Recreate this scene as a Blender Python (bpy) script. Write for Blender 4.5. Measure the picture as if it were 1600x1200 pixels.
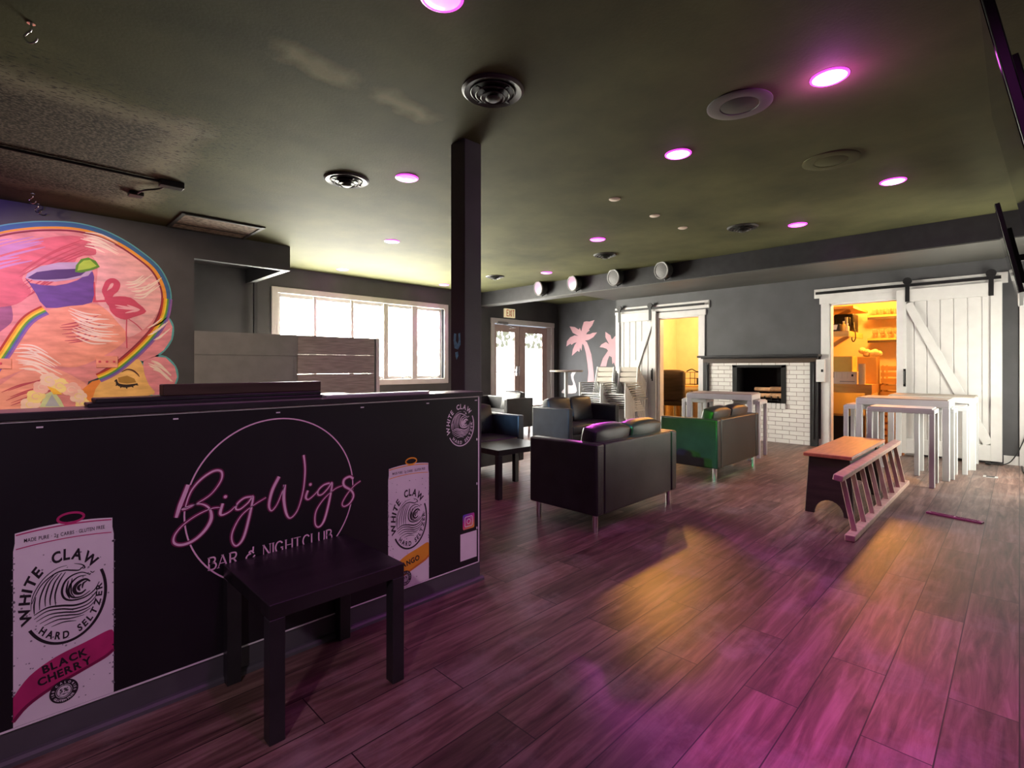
import bpy, bmesh, math, random
from mathutils import Vector, Matrix
for o in list(bpy.data.objects): bpy.data.objects.remove(o, do_unlink=True)
SC = bpy.context.scene
COL = SC.collection
RND = random.Random(7)
PI = math.pi

# ---------------------------------------------------------------- camera, world, exposure
cam_d = bpy.data.cameras.new('camera')
cam_d.sensor_fit = 'HORIZONTAL'; cam_d.sensor_width = 36.0
cam_d.lens = 793.0 / 1600.0 * 36.0
cam_d.shift_x = 0.0; cam_d.shift_y = -27.0 / 1600.0
cam_d.clip_start = 0.02; cam_d.clip_end = 60
cam = bpy.data.objects.new('camera', cam_d); COL.objects.link(cam)
cam.location = (0, 0, 1.21); cam.rotation_euler = (PI / 2, 0, PI / 4)
SC.camera = cam
wd = bpy.data.worlds.new('world'); SC.world = wd; wd.use_nodes = True
wd.node_tree.nodes['Background'].inputs[0].default_value = (.75, .85, 1, 1)
wd.node_tree.nodes['Background'].inputs[1].default_value = .3
SC.view_settings.view_transform = 'Standard'
SC.view_settings.look = 'None'
SC.view_settings.gamma = 1.0
SC.view_settings.use_curve_mapping = False
SC.view_settings.exposure = 1.12
SC.cycles.use_denoising = True
SC.cycles.max_bounces = 8
SC.cycles.sample_clamp_indirect = 6.0

# strength of what gives off light
DAY = 34.0           # daylight through frosted panes
DAY_DOOR = 7.0
DAY_RIGHT = 7.0
PINK = (.92, .14, .90)
PINK_W = 13.0        # each pink downlight
WARM = (1.0, .39, .055)
WARM_OFFICE = (1.0, .58, .22)

def lamp(kind, name, loc, color, energy, parent=None, size=.1, target=None, angle=None, blend=.6):
    d = bpy.data.lights.new(name, kind); d.color = color; d.energy = energy
    if kind == 'AREA': d.size = size
    else: d.shadow_soft_size = size
    if kind == 'SPOT':
        d.spot_size = math.radians(angle); d.spot_blend = blend
    o = bpy.data.objects.new(name, d); COL.objects.link(o); o.location = loc
    if target is not None:
        v = Vector(target) - Vector(loc); o.rotation_euler = v.to_track_quat('-Z', 'Y').to_euler()
    return o

# ---------------------------------------------------------------- materials
def _nt(name):
    m = bpy.data.materials.new(name); m.use_nodes = True
    nt = m.node_tree; b = nt.nodes['Principled BSDF']; return m, nt, b
def mat(name, col, rough=.5, metal=0., vary=.12, scale=6., bump=0., bscale=60., stretch=(1, 1, 1), coat=0., spec=.5):
    m, nt, b = _nt(name); N = nt.nodes.new; L = nt.links.new
    tc = N('ShaderNodeTexCoord'); mp = N('ShaderNodeMapping'); mp.inputs['Scale'].default_value = stretch
    L(tc.outputs['Object'], mp.inputs['Vector'])
    nz = N('ShaderNodeTexNoise'); nz.inputs['Scale'].default_value = scale; nz.inputs['Detail'].default_value = 4
    L(mp.outputs[0], nz.inputs['Vector'])
    r = N('ShaderNodeValToRGB'); e = r.color_ramp.elements
    e[0].position = .3; e[1].position = .7
    e[0].color = tuple(c * (1 - vary) for c in col) + (1,); e[1].color = tuple(min(1, c * (1 + vary)) for c in col) + (1,)
    L(nz.outputs['Fac'], r.inputs[0]); L(r.outputs[0], b.inputs['Base Color'])
    b.inputs['Roughness'].default_value = rough; b.inputs['Metallic'].default_value = metal
    b.inputs['Specular IOR Level'].default_value = spec; b.inputs['Coat Weight'].default_value = coat
    if bump:
        n2 = N('ShaderNodeTexNoise'); n2.inputs['Scale'].default_value = bscale; n2.inputs['Detail'].default_value = 3
        L(mp.outputs[0], n2.inputs['Vector'])
        bp = N('ShaderNodeBump'); bp.inputs['Strength'].default_value = bump; bp.inputs['Distance'].default_value = .01
        L(n2.outputs['Fac'], bp.inputs['Height']); L(bp.outputs[0], b.inputs['Normal'])
    return m
def emis(name, col, strength):
    m, nt, b = _nt(name)
    b.inputs['Base Color'].default_value = (*col, 1); b.inputs['Roughness'].default_value = .3
    b.inputs['Emission Color'].default_value = (*col, 1); b.inputs['Emission Strength'].default_value = strength
    return m
def glass(name, col=(.9, .95, .95)):
    m, nt, b = _nt(name)
    b.inputs['Base Color'].default_value = (*col, 1); b.inputs['Roughness'].default_value = .05
    b.inputs['Transmission Weight'].default_value = .9; b.inputs['IOR'].default_value = 1.3
    return m
def frosted(name, strength, trees=False):
    # a frosted pane lit through by the day outside; the upper part of the door panes shows trees behind
    m, nt, b = _nt(name); N = nt.nodes.new; L = nt.links.new
    b.inputs['Base Color'].default_value = (.8, .8, .8, 1); b.inputs['Roughness'].default_value = .35
    b.inputs['Emission Strength'].default_value = strength
    b.inputs['Emission Color'].default_value = (1, .97, .84, 1)
    if trees:
        g = N('ShaderNodeNewGeometry'); s = N('ShaderNodeSeparateXYZ'); L(g.outputs['Position'], s.inputs[0])
        nz = N('ShaderNodeTexNoise'); nz.inputs['Scale'].default_value = 9; nz.inputs['Detail'].default_value = 6
        L(g.outputs['Position'], nz.inputs['Vector'])
        a = N('ShaderNodeMath'); a.operation = 'GREATER_THAN'; a.inputs[1].default_value = 1.66; L(s.outputs['Z'], a.inputs[0])
        c = N('ShaderNodeMath'); c.operation = 'GREATER_THAN'; c.inputs[1].default_value = .49; L(nz.outputs['Fac'], c.inputs[0])
        d = N('ShaderNodeMath'); d.operation = 'MULTIPLY'; L(a.outputs[0], d.inputs[0]); L(c.outputs[0], d.inputs[1])
        mx = N('ShaderNodeMix'); mx.data_type = 'RGBA'; L(d.outputs[0], mx.inputs[0])
        mx.inputs[6].default_value = (1, .99, .96, 1); mx.inputs[7].default_value = (.022, .026, .018, 1)
        L(mx.outputs[2], b.inputs['Emission Color'])
    return m
def floor_mat():
    m, nt, b = _nt('floor_planks'); N = nt.nodes.new; L = nt.links.new
    g = N('ShaderNodeNewGeometry'); s = N('ShaderNodeSeparateXYZ'); L(g.outputs['Position'], s.inputs[0])
    cb = N('ShaderNodeCombineXYZ'); L(s.outputs['Y'], cb.inputs[0]); L(s.outputs['X'], cb.inputs[1])
    def brick(c1, c2, mo):
        k = N('ShaderNodeTexBrick'); k.offset = .37; k.inputs['Scale'].default_value = 1
        k.inputs['Brick Width'].default_value = 1.22; k.inputs['Row Height'].default_value = .185
        k.inputs['Mortar Size'].default_value = .0022; k.inputs['Mortar Smooth'].default_value = .2
        k.inputs['Color1'].default_value = c1; k.inputs['Color2'].default_value = c2; k.inputs['Mortar'].default_value = mo
        L(cb.outputs[0], k.inputs['Vector']); return k
    k = brick((0, 0, 0, 1), (1, 1, 1, 1), (0, 0, 0, 1))
    mp = N('ShaderNodeMapping'); mp.inputs['Scale'].default_value = (1.4, 16, 1); L(cb.outputs[0], mp.inputs['Vector'])
    ad = N('ShaderNodeVectorMath'); ad.operation = 'ADD'; L(mp.outputs[0], ad.inputs[0])
    sc = N('ShaderNodeVectorMath'); sc.operation = 'SCALE'; sc.inputs['Scale'].default_value = 7; L(k.outputs['Color'], sc.inputs[0]); L(sc.outputs[0], ad.inputs[1])
    nz = N('ShaderNodeTexNoise'); nz.inputs['Scale'].default_value = 1.6; nz.inputs['Detail'].default_value = 8; nz.inputs['Roughness'].default_value = .62; nz.inputs['Distortion'].default_value = .6
    L(ad.outputs[0], nz.inputs['Vector'])
    r = N('ShaderNodeValToRGB'); e = r.color_ramp.elements
    e[0].position = .3; e[0].color = (.046, .023, .019, 1); e[1].position = .72; e[1].color = (.285, .185, .150, 1)
    x = e.new(.5); x.color = (.140, .080, .064, 1)
    L(nz.outputs['Fac'], r.inputs[0])
    # plank to plank shade
    tone = N('ShaderNodeMix'); tone.data_type = 'RGBA'; tone.blend_type = 'MULTIPLY'; tone.inputs[0].default_value = 1
    t2 = N('ShaderNodeMapRange'); t2.inputs['To Min'].default_value = .72; t2.inputs['To Max'].default_value = 1.3; L(k.outputs['Color'], t2.inputs['Value'])
    L(r.outputs[0], tone.inputs[6]); L(t2.outputs[0], tone.inputs[7])
    # dull scuffs of dust
    n3 = N('ShaderNodeTexNoise'); n3.inputs['Scale'].default_value = 1.7; n3.inputs['Detail'].default_value = 9; n3.inputs['Roughness'].default_value = .7
    L(cb.outputs[0], n3.inputs['Vector'])
    r3 = N('ShaderNodeValToRGB'); r3.color_ramp.elements[0].position = .52; r3.color_ramp.elements[1].position = .85
    L(n3.outputs['Fac'], r3.inputs[0])
    dust = N('ShaderNodeMix'); dust.data_type = 'RGBA'; L(r3.outputs[0], dust.inputs[0]); L(tone.outputs[2], dust.inputs[6]); dust.inputs[7].default_value = (.33, .29, .26, 1)
    gap = N('ShaderNodeMix'); gap.data_type = 'RGBA'; L(k.outputs['Fac'], gap.inputs[0]); L(dust.outputs[2], gap.inputs[6]); gap.inputs[7].default_value = (.015, .01, .009, 1)
    L(gap.outputs[2], b.inputs['Base Color'])
    rr = N('ShaderNodeMapRange'); rr.inputs['To Min'].default_value = .3; rr.inputs['To Max'].default_value = .55; L(n3.outputs['Fac'], rr.inputs['Value']); L(rr.outputs[0], b.inputs['Roughness'])
    bp = N('ShaderNodeBump'); bp.inputs['Strength'].default_value = .12; bp.inputs['Distance'].default_value = .004; L(nz.outputs['Fac'], bp.inputs['Height']); L(bp.outputs[0], b.inputs['Normal'])
    return m
def ceiling_mat():
    # dark painted ceiling; a rough patch of bare textured board over the bar and rubbed joints
    m, nt, b = _nt('ceiling_paint'); N = nt.nodes.new; L = nt.links.new
    g = N('ShaderNodeNewGeometry'); s = N('ShaderNodeSeparateXYZ'); L(g.outputs['Position'], s.inputs[0])
    nz = N('ShaderNodeTexNoise'); nz.inputs['Scale'].default_value = .9; nz.inputs['Detail'].default_value = 8; nz.inputs['Roughness'].default_value = .6; L(g.outputs['Position'], nz.inputs['Vector'])
    r = N('ShaderNodeValToRGB'); e = r.color_ramp.elements; e[0].position = .3; e[0].color = (.046, .046, .023, 1); e[1].position = .75; e[1].color = (.106, .105, .048, 1)
    L(nz.outputs['Fac'], r.inputs[0])
    def math_(op, a, c):
        n = N('ShaderNodeMath'); n.operation = op
        for i, v in ((0, a), (1, c)):
            if isinstance(v, (int, float)): n.inputs[i].default_value = v
            else: L(v, n.inputs[i])
        return n.outputs[0]
    nw = N('ShaderNodeTexNoise'); nw.inputs['Scale'].default_value = 3; nw.inputs['Detail'].default_value = 6; L(g.outputs['Position'], nw.inputs['Vector'])
    wob = math_('MULTIPLY', math_('SUBTRACT', nw.outputs['Fac'], .5), .35)
    def box(x0, x1, y0, y1, soft, w=True):
        X = math_('ADD', s.outputs['X'], wob) if w else s.outputs['X']; Y = math_('ADD', s.outputs['Y'], wob) if w else s.outputs['Y']
        out = None
        for v, a, sg in ((X, x0, 1), (X, x1, -1), (Y, y0, 1), (Y, y1, -1)):
            mr = N('ShaderNodeMapRange'); mr.inputs['From Min'].default_value = a - soft * sg * .5; mr.inputs['From Max'].default_value = a + soft * sg * .5
            L(v, mr.inputs['Value']); out = mr.outputs[0] if out is None else math_('MULTIPLY', out, mr.outputs[0])
        return out
    fine = N('ShaderNodeTexNoise'); fine.inputs['Scale'].default_value = 55; fine.inputs['Detail'].default_value = 3; L(g.outputs['Position'], fine.inputs['Vector'])
    fr = N('ShaderNodeValToRGB'); fr.color_ramp.elements[0].position = .42; fr.color_ramp.elements[0].color = (.012, .011, .011, 1); fr.color_ramp.elements[1].position = .6; fr.color_ramp.elements[1].color = (.14, .115, .09, 1)
    L(fine.outputs['Fac'], fr.inputs[0])
    cur = r.outputs[0]
    def over(cur, fac, col):
        mx = N('ShaderNodeMix'); mx.data_type = 'RGBA'; L(fac, mx.inputs[0]); L(cur, mx.inputs[6])
        if isinstance(col, tuple): mx.inputs[7].default_value = col
        else: L(col, mx.inputs[7])
        return mx.outputs[2]
    cur = over(cur, math_('MULTIPLY', box(-6.4, -3.95, -2.2, 1.0, .25), .7), (.30, .25, .18, 1))
    cur = over(cur, math_('MULTIPLY', box(-6.3, -4.15, -2.2, .8, .25), .85), fr.outputs[0])
    n5 = N('ShaderNodeTexNoise'); n5.inputs['Scale'].default_value = 1; n5.inputs['Detail'].default_value = 2
    m5 = N('ShaderNodeMapping'); m5.inputs['Scale'].default_value = (75, 22, 1); L(g.outputs['Position'], m5.inputs['Vector']); L(m5.outputs[0], n5.inputs['Vector'])
    cur = over(cur, math_('MULTIPLY', math_('MULTIPLY', box(-6.6, -3.7, -2.2, 1.25, .5), math_('GREATER_THAN', n5.outputs['Fac'], .60)), .85), (.015, .013, .012, 1))
    for x0, x1, y0, y1 in ((-2.80, -2.66, .95, 1.42), (-2.80, -2.68, 1.56, 2.02)):
        cur = over(cur, math_('MULTIPLY', box(x0, x1, y0, y1, .1), .6), (.34, .31, .18, 1))
    L(cur, b.inputs['Base Color']); b.inputs['Roughness'].default_value = .8; b.inputs['Specular IOR Level'].default_value = .12
    bp = N('ShaderNodeBump'); bp.inputs['Strength'].default_value = .25; bp.inputs['Distance'].default_value = .004
    L(fine.outputs['Fac'], bp.inputs['Height']); L(bp.outputs[0], b.inputs['Normal'])
    return m
def brick_mat():
    m, nt, b = _nt('white_brick'); N = nt.nodes.new; L = nt.links.new
    g = N('ShaderNodeNewGeometry'); s = N('ShaderNodeSeparateXYZ'); L(g.outputs['Position'], s.inputs[0])
    cb = N('ShaderNodeCombineXYZ'); L(s.outputs['X'], cb.inputs[0]); L(s.outputs['Z'], cb.inputs[1])
    k = N('ShaderNodeTexBrick'); k.inputs['Scale'].default_value = 1; k.inputs['Brick Width'].default_value = .205; k.inputs['Row Height'].default_value = .068
    k.inputs['Mortar Size'].default_value = .005; k.inputs['Mortar Smooth'].default_value = .4
    k.inputs['Color1'].default_value = (.72, .70, .66, 1); k.inputs['Color2'].default_value = (.66, .63, .60, 1); k.inputs['Mortar'].default_value = (.36, .30, .28, 1)
    L(cb.outputs[0], k.inputs['Vector'])
    L(k.outputs['Color'], b.inputs['Base Color']); b.inputs['Roughness'].default_value = .6
    iv = N('ShaderNodeMath'); iv.operation = 'SUBTRACT'; iv.inputs[0].default_value = 1; L(k.outputs['Fac'], iv.inputs[1])
    nz = N('ShaderNodeTexNoise'); nz.inputs['Scale'].default_value = 40; L(g.outputs['Position'], nz.inputs['Vector'])
    ad = N('ShaderNodeMath'); ad.operation = 'MULTIPLY_ADD'; ad.inputs[1].default_value = .3; L(nz.outputs['Fac'], ad.inputs[0]); L(iv.outputs[0], ad.inputs[2])
    bp = N('ShaderNodeBump'); bp.inputs['Strength'].default_value = .8; bp.inputs['Distance'].default_value = .012; L(ad.outputs[0], bp.inputs['Height']); L(bp.outputs[0], b.inputs['Normal'])
    return m

M = {}
def setm(k, *a, **kw): M[k] = mat(k, *a, **kw)
M['floor'] = floor_mat(); M['ceiling'] = ceiling_mat(); M['brick'] = brick_mat()
setm('wall', (.060, .060, .064), .55, vary=.15, scale=3, bump=.08, bscale=120)
setm('wall_beam', (.075, .074, .066), .55, vary=.15, scale=3)
setm('cream_wall', (.80, .70, .50), .7, vary=.05)
setm('white_trim', (.62, .60, .585), .45, vary=.05)
setm('white_door', (.56, .545, .53), .5, vary=.04, scale=9)
setm('door_wood', (.50, .38, .34), .5, vary=.08)
setm('black_metal', (.02, .02, .02), .4, .5, vary=.2)
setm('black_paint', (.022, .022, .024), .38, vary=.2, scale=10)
setm('black_leather', (.019, .019, .021), .36, vary=.25, scale=8, bump=.18, bscale=220)
setm('black_veneer', (.018, .016, .018), .36, vary=.35, scale=3, stretch=(9, 1, 1))
setm('chrome', (.75, .74, .74), .16, 1., vary=.05)
setm('steel', (.5, .5, .5), .35, 1., vary=.1)
setm('banner', (.010, .009, .012), .42, vary=.3, scale=2)
setm('bar_wall', (.085, .083, .092), .45, vary=.1)
setm('bar_top', (.26, .235, .225), .3, vary=.25, scale=5, stretch=(6, 1, 1))
setm('print_white', (.90, .86, .88), .5, vary=.04)
setm('neon_pink', (.95, .62, .80), .5, vary=.04)
setm('halo_pink', (.22, .02, .10), .5, vary=.04)
setm('print_black', (.02, .015, .02), .5, vary=.1)
setm('print_grey', (.30, .28, .31), .5, vary=.1)
setm('cherry', (.55, .03, .17), .5, vary=.15, scale=14)
setm('cherry_dark', (.25, .01, .08), .5, vary=.15)
setm('mango', (.95, .42, .03), .5, vary=.1)
setm('mango_dark', (.72, .22, .03), .5, vary=.1)
setm('plank_wood', (.32, .28, .25), .6, vary=.25, scale=2.4, stretch=(1, 2, 22), bump=.1)
setm('grey_panel', (.20, .20, .195), .55, vary=.1)
setm('walnut', (.055, .034, .022), .45, vary=.3, scale=4, stretch=(1, 1, 12))
setm('orange_wood', (.52, .22, .10), .42, vary=.15, scale=4, stretch=(8, 1, 1))
setm('dark_wood', (.05, .035, .03), .5, vary=.35, scale=3, stretch=(1, 1, 6))
setm('ladder_wood', (.56, .38, .30), .6, vary=.2, scale=9, stretch=(1, 4, 1))
setm('table_white', (.54, .55, .545), .4, vary=.03)
setm('slat_tan', (.36, .315, .26), .55, vary=.1, scale=3, stretch=(1, 14, 1))
setm('pine', (.70, .43, .16), .55, vary=.15, scale=3, stretch=(1, 6, 6))
setm('cardboard', (.55, .36, .16), .7, vary=.06)
setm('yellow_box', (.78, .58, .16), .6, vary=.05)
setm('white_box', (.78, .74, .74), .6, vary=.04)
setm('paper_cup', (.85, .82, .80), .5, vary=.03)
setm('cloth', (.82, .72, .45), .8, vary=.1, bump=.3, bscale=30)
setm('log_wood', (.55, .30, .15), .7, vary=.35, scale=14, bump=.4, bscale=50)
setm('soot', (.012, .011, .011), .8, vary=.3)
setm('dust', (.26, .20, .15), .8, vary=.55, scale=22)
setm('vent_black', (.03, .03, .026), .5, vary=.15)
setm('speaker_grey', (.085, .08, .075), .5, vary=.1)
setm('plate_grey', (.62, .52, .42), .5, vary=.1)
setm('maroon', (.28, .03, .14), .45, vary=.2)
setm('screen', (.006, .006, .008), .06, vary=.1)
M['exit_face'] = emis('exit_face', (.86, .70, .42), .28)
setm('exit_red', (.62, .10, .04), .5, vary=.05)
setm('cyan_glow_paint', (.22, .62, .72), .5, vary=.3, scale=40)
setm('stand_grey', (.35, .36, .36), .4, vary=.05)
setm('chair_grey', (.30, .30, .28), .6, vary=.15)
setm('palm_pink', (.66, .36, .39), .6, vary=.10, scale=2)
setm('bird_white', (.68, .60, .61), .6, vary=.06, scale=2)
for k, c in dict(wig=(.72, .26, .27), edge_teal=(.11, .40, .42), edge_blue=(.04, .13, .30), edge_orange=(.82, .33, .04), edge_red=(.25, .02, .05),
                 curl=(.78, .28, .33), face=(.90, .50, .16), blush=(.82, .26, .05), dark=(.30, .09, .20), rose=(.62, .12, .17), salmon=(.88, .33, .23), salmon2=(.90, .35, .27),
                 pale=(.82, .42, .42), crimson=(.62, .07, .12), band_red=(.45, .04, .03), band_orange=(.90, .38, .03), band_yellow=(.92, .68, .05), band_green=(.12, .35, .05), band_blue=(.12, .13, .42), band_violet=(.30, .12, .40),
                 cup=(.14, .06, .28), cuprim=(.46, .34, .50), liquid=(.075, .03, .15), lime=(.10, .26, .02), limein=(.40, .58, .06), flamingo=(.60, .07, .13), flamingo_pale=(.84, .42, .45), brow=(.10, .03, .02), lash=(.03, .015, .012), lid=(.42, .22, .04),
                 horn=(.82, .76, .84), gem=(.60, .68, .38), gem2=(.42, .45, .52), gemleaf=(.92, .52, .06), flower_a=(.92, .66, .55), flower_b=(.95, .74, .30), flower_c=(.90, .52, .46), white=(.92, .72, .62), deep=(.50, .07, .11), violet=(.50, .22, .45)).items():
    setm('mural_' + k, c, .6, vary=.22 if k in ('wig', 'pale', 'rose', 'salmon', 'salmon2', 'curl', 'dark', 'cup', 'face') else .10, scale=4, stretch=(1, 1.2, 4))
M['pane'] = frosted('frosted_pane', DAY); M['pane_trees'] = frosted('frosted_door_pane', DAY_DOOR, True); M['pane_right'] = frosted('frosted_side_pane', DAY_RIGHT)
M['pink_lens'] = emis('pink_lens', (1, .16, .88), 1.3)
M['pink_lens_white'] = emis('pink_lens_white', (1, .62, .96), 2.4)
M['pink_glow_ring'] = emis('pink_glow_ring', (.9, .05, .80), 1.0)
M['par_pink'] = emis('par_pink', (.24, .14, .20), .5)
M['glass'] = glass('drinking_glass', (1, .95, .85))
setm('par_grey', (.055, .05, .05), .6, vary=.35, scale=60)

# ---------------------------------------------------------------- building helpers
class MB:
    def __init__(s): s.v = []; s.f = []
    def add(s, vs, fs):
        n = len(s.v); s.v += [tuple(v) for v in vs]; s.f += [tuple(i + n for i in f) for f in fs]; return s
    def box(s, x0, x1, y0, y1, z0, z1, R=None):
        vs = [(x, y, z) for x in (x0, x1) for y in (y0, y1) for z in (z0, z1)]
        if R is not None: vs = [tuple(R @ Vector(v)) for v in vs]
        return s.add(vs, [(0, 1, 3, 2), (4, 6, 7, 5), (0, 4, 5, 1), (2, 3, 7, 6), (0, 2, 6, 4), (1, 5, 7, 3)])
    def bar(s, a, b, w, h, up=(0, 0, 1)):
        a = Vector(a); b = Vector(b); d = (b - a).normalized(); u = Vector(up)
        r = d.cross(u)
        if r.length < 1e-4: r = d.cross(Vector((1, 0, 0)))
        r.normalize(); u = r.cross(d)
        vs = []
        for p in (a, b):
            for i, j in ((-1, -1), (1, -1), (1, 1), (-1, 1)): vs.append(p + r * (i * w / 2) + u * (j * h / 2))
        return s.add(vs, [(0, 3, 2, 1), (4, 5, 6, 7), (0, 1, 5, 4), (1, 2, 6, 5), (2, 3, 7, 6), (3, 0, 4, 7)])
    def tube(s, pts, r, n=8, closed=False):
        P = [Vector(p) for p in pts]; N = len(P); vs = []; fs = []; prev = None
        rr = r if isinstance(r, (list, tuple)) else [r] * N
        for i, p in enumerate(P):
            if closed: d = P[(i + 1) % N] - P[i - 1]
            else: d = P[min(i + 1, N - 1)] - P[max(i - 1, 0)]
            d.normalize()
            if prev is None:
                a = Vector((0, 0, 1)) if abs(d.z) < .9 else Vector((1, 0, 0)); u = d.cross(a).normalized()
            else: u = (prev - d * prev.dot(d)).normalized()
            prev = u; w = d.cross(u)
            for k in range(n):
                t = 2 * PI * k / n; vs.append(p + (u * math.cos(t) + w * math.sin(t)) * rr[i])
        for i in range(N if closed else N - 1):
            for k in range(n):
                a = i * n + k; b2 = i * n + (k + 1) % n; j = (i + 1) % N
                fs.append((a, b2, j * n + (k + 1) % n, j * n + k))
        if not closed: fs += [tuple(reversed(range(n))), tuple(range((N - 1) * n, N * n))]
        return s.add(vs, fs)
    def cyl(s, a, b, r, n=20, r2=None):
        return s.tube([a, b], [r, r if r2 is None else r2], n)
    def lathe(s, prof, n=32, c=(0, 0, 0), R=None):
        vs = []; fs = []
        for r, z in prof:
            for k in range(n):
                t = 2 * PI * k / n; v = Vector((r * math.cos(t), r * math.sin(t), z))
                if R is not None: v = R @ v
                vs.append((v.x + c[0], v.y + c[1], v.z + c[2]))
        for i in range(len(prof) - 1):
            for k in range(n):
                fs.append((i * n + k, i * n + (k + 1) % n, (i + 1) * n + (k + 1) % n, (i + 1) * n + k))
        if prof[0][0] > 1e-5: fs.append(tuple(reversed(range(n))))
        if prof[-1][0] > 1e-5: fs.append(tuple(range((len(prof) - 1) * n, len(prof) * n)))
        return s.add(vs, fs)
    def prism(s, poly, fn, a, b):
        n = len(poly); vs = [fn(p[0], p[1], a) for p in poly] + [fn(p[0], p[1], b) for p in poly]
        fs = [tuple(reversed(range(n))), tuple(range(n, 2 * n))] + [(i, (i + 1) % n, n + (i + 1) % n, n + i) for i in range(n)]
        return s.add(vs, fs)
    def build(s, name, m, parent=None, smooth=0, bevel=0, seg=2, world=False, sub=0, tri=False):
        me = bpy.data.meshes.new(name); vs = s.v
        if world and parent is not None:
            r = parent; off = Vector((0, 0, 0))
            while r is not None: off += r.location; r = r.parent
            vs = [(v[0] - off.x, v[1] - off.y, v[2] - off.z) for v in vs]
        me.from_pydata(vs, [], s.f)
        bm = bmesh.new(); bm.from_mesh(me)
        bmesh.ops.remove_doubles(bm, verts=bm.verts, dist=1e-6)
        bmesh.ops.recalc_face_normals(bm, faces=bm.faces)
        if tri: bmesh.ops.triangulate(bm, faces=[f for f in bm.faces if len(f.verts) > 4])
        bm.to_mesh(me); bm.free()
        if smooth:
            for p in me.polygons: p.use_smooth = True
            me.set_sharp_from_angle(angle=math.radians(smooth))
        me.materials.append(M[m] if isinstance(m, str) else m)
        o = bpy.data.objects.new(name, me); COL.objects.link(o)
        if parent is not None: o.parent = parent
        if bevel:
            b = o.modifiers.new('bevel', 'BEVEL'); b.width = bevel; b.segments = seg; b.limit_method = 'ANGLE'; b.angle_limit = math.radians(40)
            if seg > 1:
                for p in me.polygons: p.use_smooth = True
                me.set_sharp_from_angle(angle=math.radians(50))
        if sub:
            q = o.modifiers.new('sub', 'SUBSURF'); q.levels = sub; q.render_levels = sub
        return o
def thing(name, label, cat, loc=(0, 0, 0), rz=0, group=None):
    o = bpy.data.objects.new(name, None); COL.objects.link(o); o.location = loc; o.rotation_euler = (0, 0, rz)
    o['label'] = label; o['category'] = cat
    if group: o['group'] = group
    return o
def tag(o, label, cat, group=None):
    o['label'] = label; o['category'] = cat
    if group: o['group'] = group
    return o
def struct(o):
    o['kind'] = 'structure'; return o
def sthing(name, loc=(0, 0, 0)):
    o = bpy.data.objects.new(name, None); COL.objects.link(o); o.location = loc; o['kind'] = 'structure'; return o
def kids(o): return [c for c in list(bpy.data.objects) if c.parent is o]
def dup(root, loc=None, rz=None, label=None, group=None):
    table = {}
    for c in bpy.data.objects:
        if c.parent is not None: table.setdefault(c.parent.name, []).append(c)
    def rec(o, par):
        c = o.copy(); COL.objects.link(c)
        if par is not None: c.parent = par
        for k in table.get(o.name, []): rec(k, c)
        return c
    r = rec(root, None)
    if loc is not None: r.location = loc
    if rz is not None: r.rotation_euler = (0, 0, rz)
    if label: r['label'] = label
    if group: r['group'] = group
    return r
def wbox(name, m, x0, x1, y0, y1, z0, z1, bevel=0):
    return struct(MB().box(x0, x1, y0, y1, z0, z1).build(name, m, bevel=bevel))
def smooth_path(pts, n=6, ws=None):
    out = []; wo = []; N = len(pts)
    for i in range(N - 1):
        p0 = pts[max(i - 1, 0)]; p1 = pts[i]; p2 = pts[i + 1]; p3 = pts[min(i + 2, N - 1)]
        for k in range(n):
            t = k / n; q = []
            for d in range(len(p1)):
                a, b, c, e = p0[d], p1[d], p2[d], p3[d]
                q.append(.5 * (2 * b + (c - a) * t + (2 * a - 5 * b + 4 * c - e) * t * t + (3 * b - a - 3 * c + e) * t ** 3))
            out.append(tuple(q))
            if ws: wo.append(ws[i] * (1 - t) + ws[i + 1] * t)
    out.append(tuple(pts[-1]))
    if ws: wo.append(ws[-1]); return out, wo
    return out
def ribbon(mb, pts, ws, fn, h, side=0):
    # a flat stroke on a painted surface
    if not isinstance(ws, (list, tuple)): ws = [ws] * len(pts)
    L = []; Rr = []
    for i, p in enumerate(pts):
        a = pts[max(i - 1, 0)]; b = pts[min(i + 1, len(pts) - 1)]
        dx, dy = b[0] - a[0], b[1] - a[1]; l = math.hypot(dx, dy) or 1; nx, ny = -dy / l, dx / l; w = ws[i] / 2
        L.append(fn(p[0] + nx * w * (1 + side), p[1] + ny * w * (1 + side), h)); Rr.append(fn(p[0] - nx * w * (1 - side), p[1] - ny * w * (1 - side), h))
    n = len(pts); mb.add(L + Rr, [(i, i + 1, n + i + 1, n + i) for i in range(n - 1)])
def patch(mb, poly, fn, h): mb.add([fn(p[0], p[1], h) for p in poly], [tuple(range(len(poly)))])
def ring(mb, c, r, w, fn, h, a0=0, a1=360, n=64, sx=1.):
    pts = [(c[0] + sx * r * math.cos(math.radians(a0 + (a1 - a0) * i / n)), c[1] + r * math.sin(math.radians(a0 + (a1 - a0) * i / n))) for i in range(n + 1)]
    ribbon(mb, pts, w, fn, h)
def disc(mb, c, r, fn, h, n=28, sx=1.): patch(mb, [(c[0] + sx * r * math.cos(2 * PI * i / n), c[1] + r * math.sin(2 * PI * i / n)) for i in range(n)], fn, h)
_gc = {}
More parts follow.
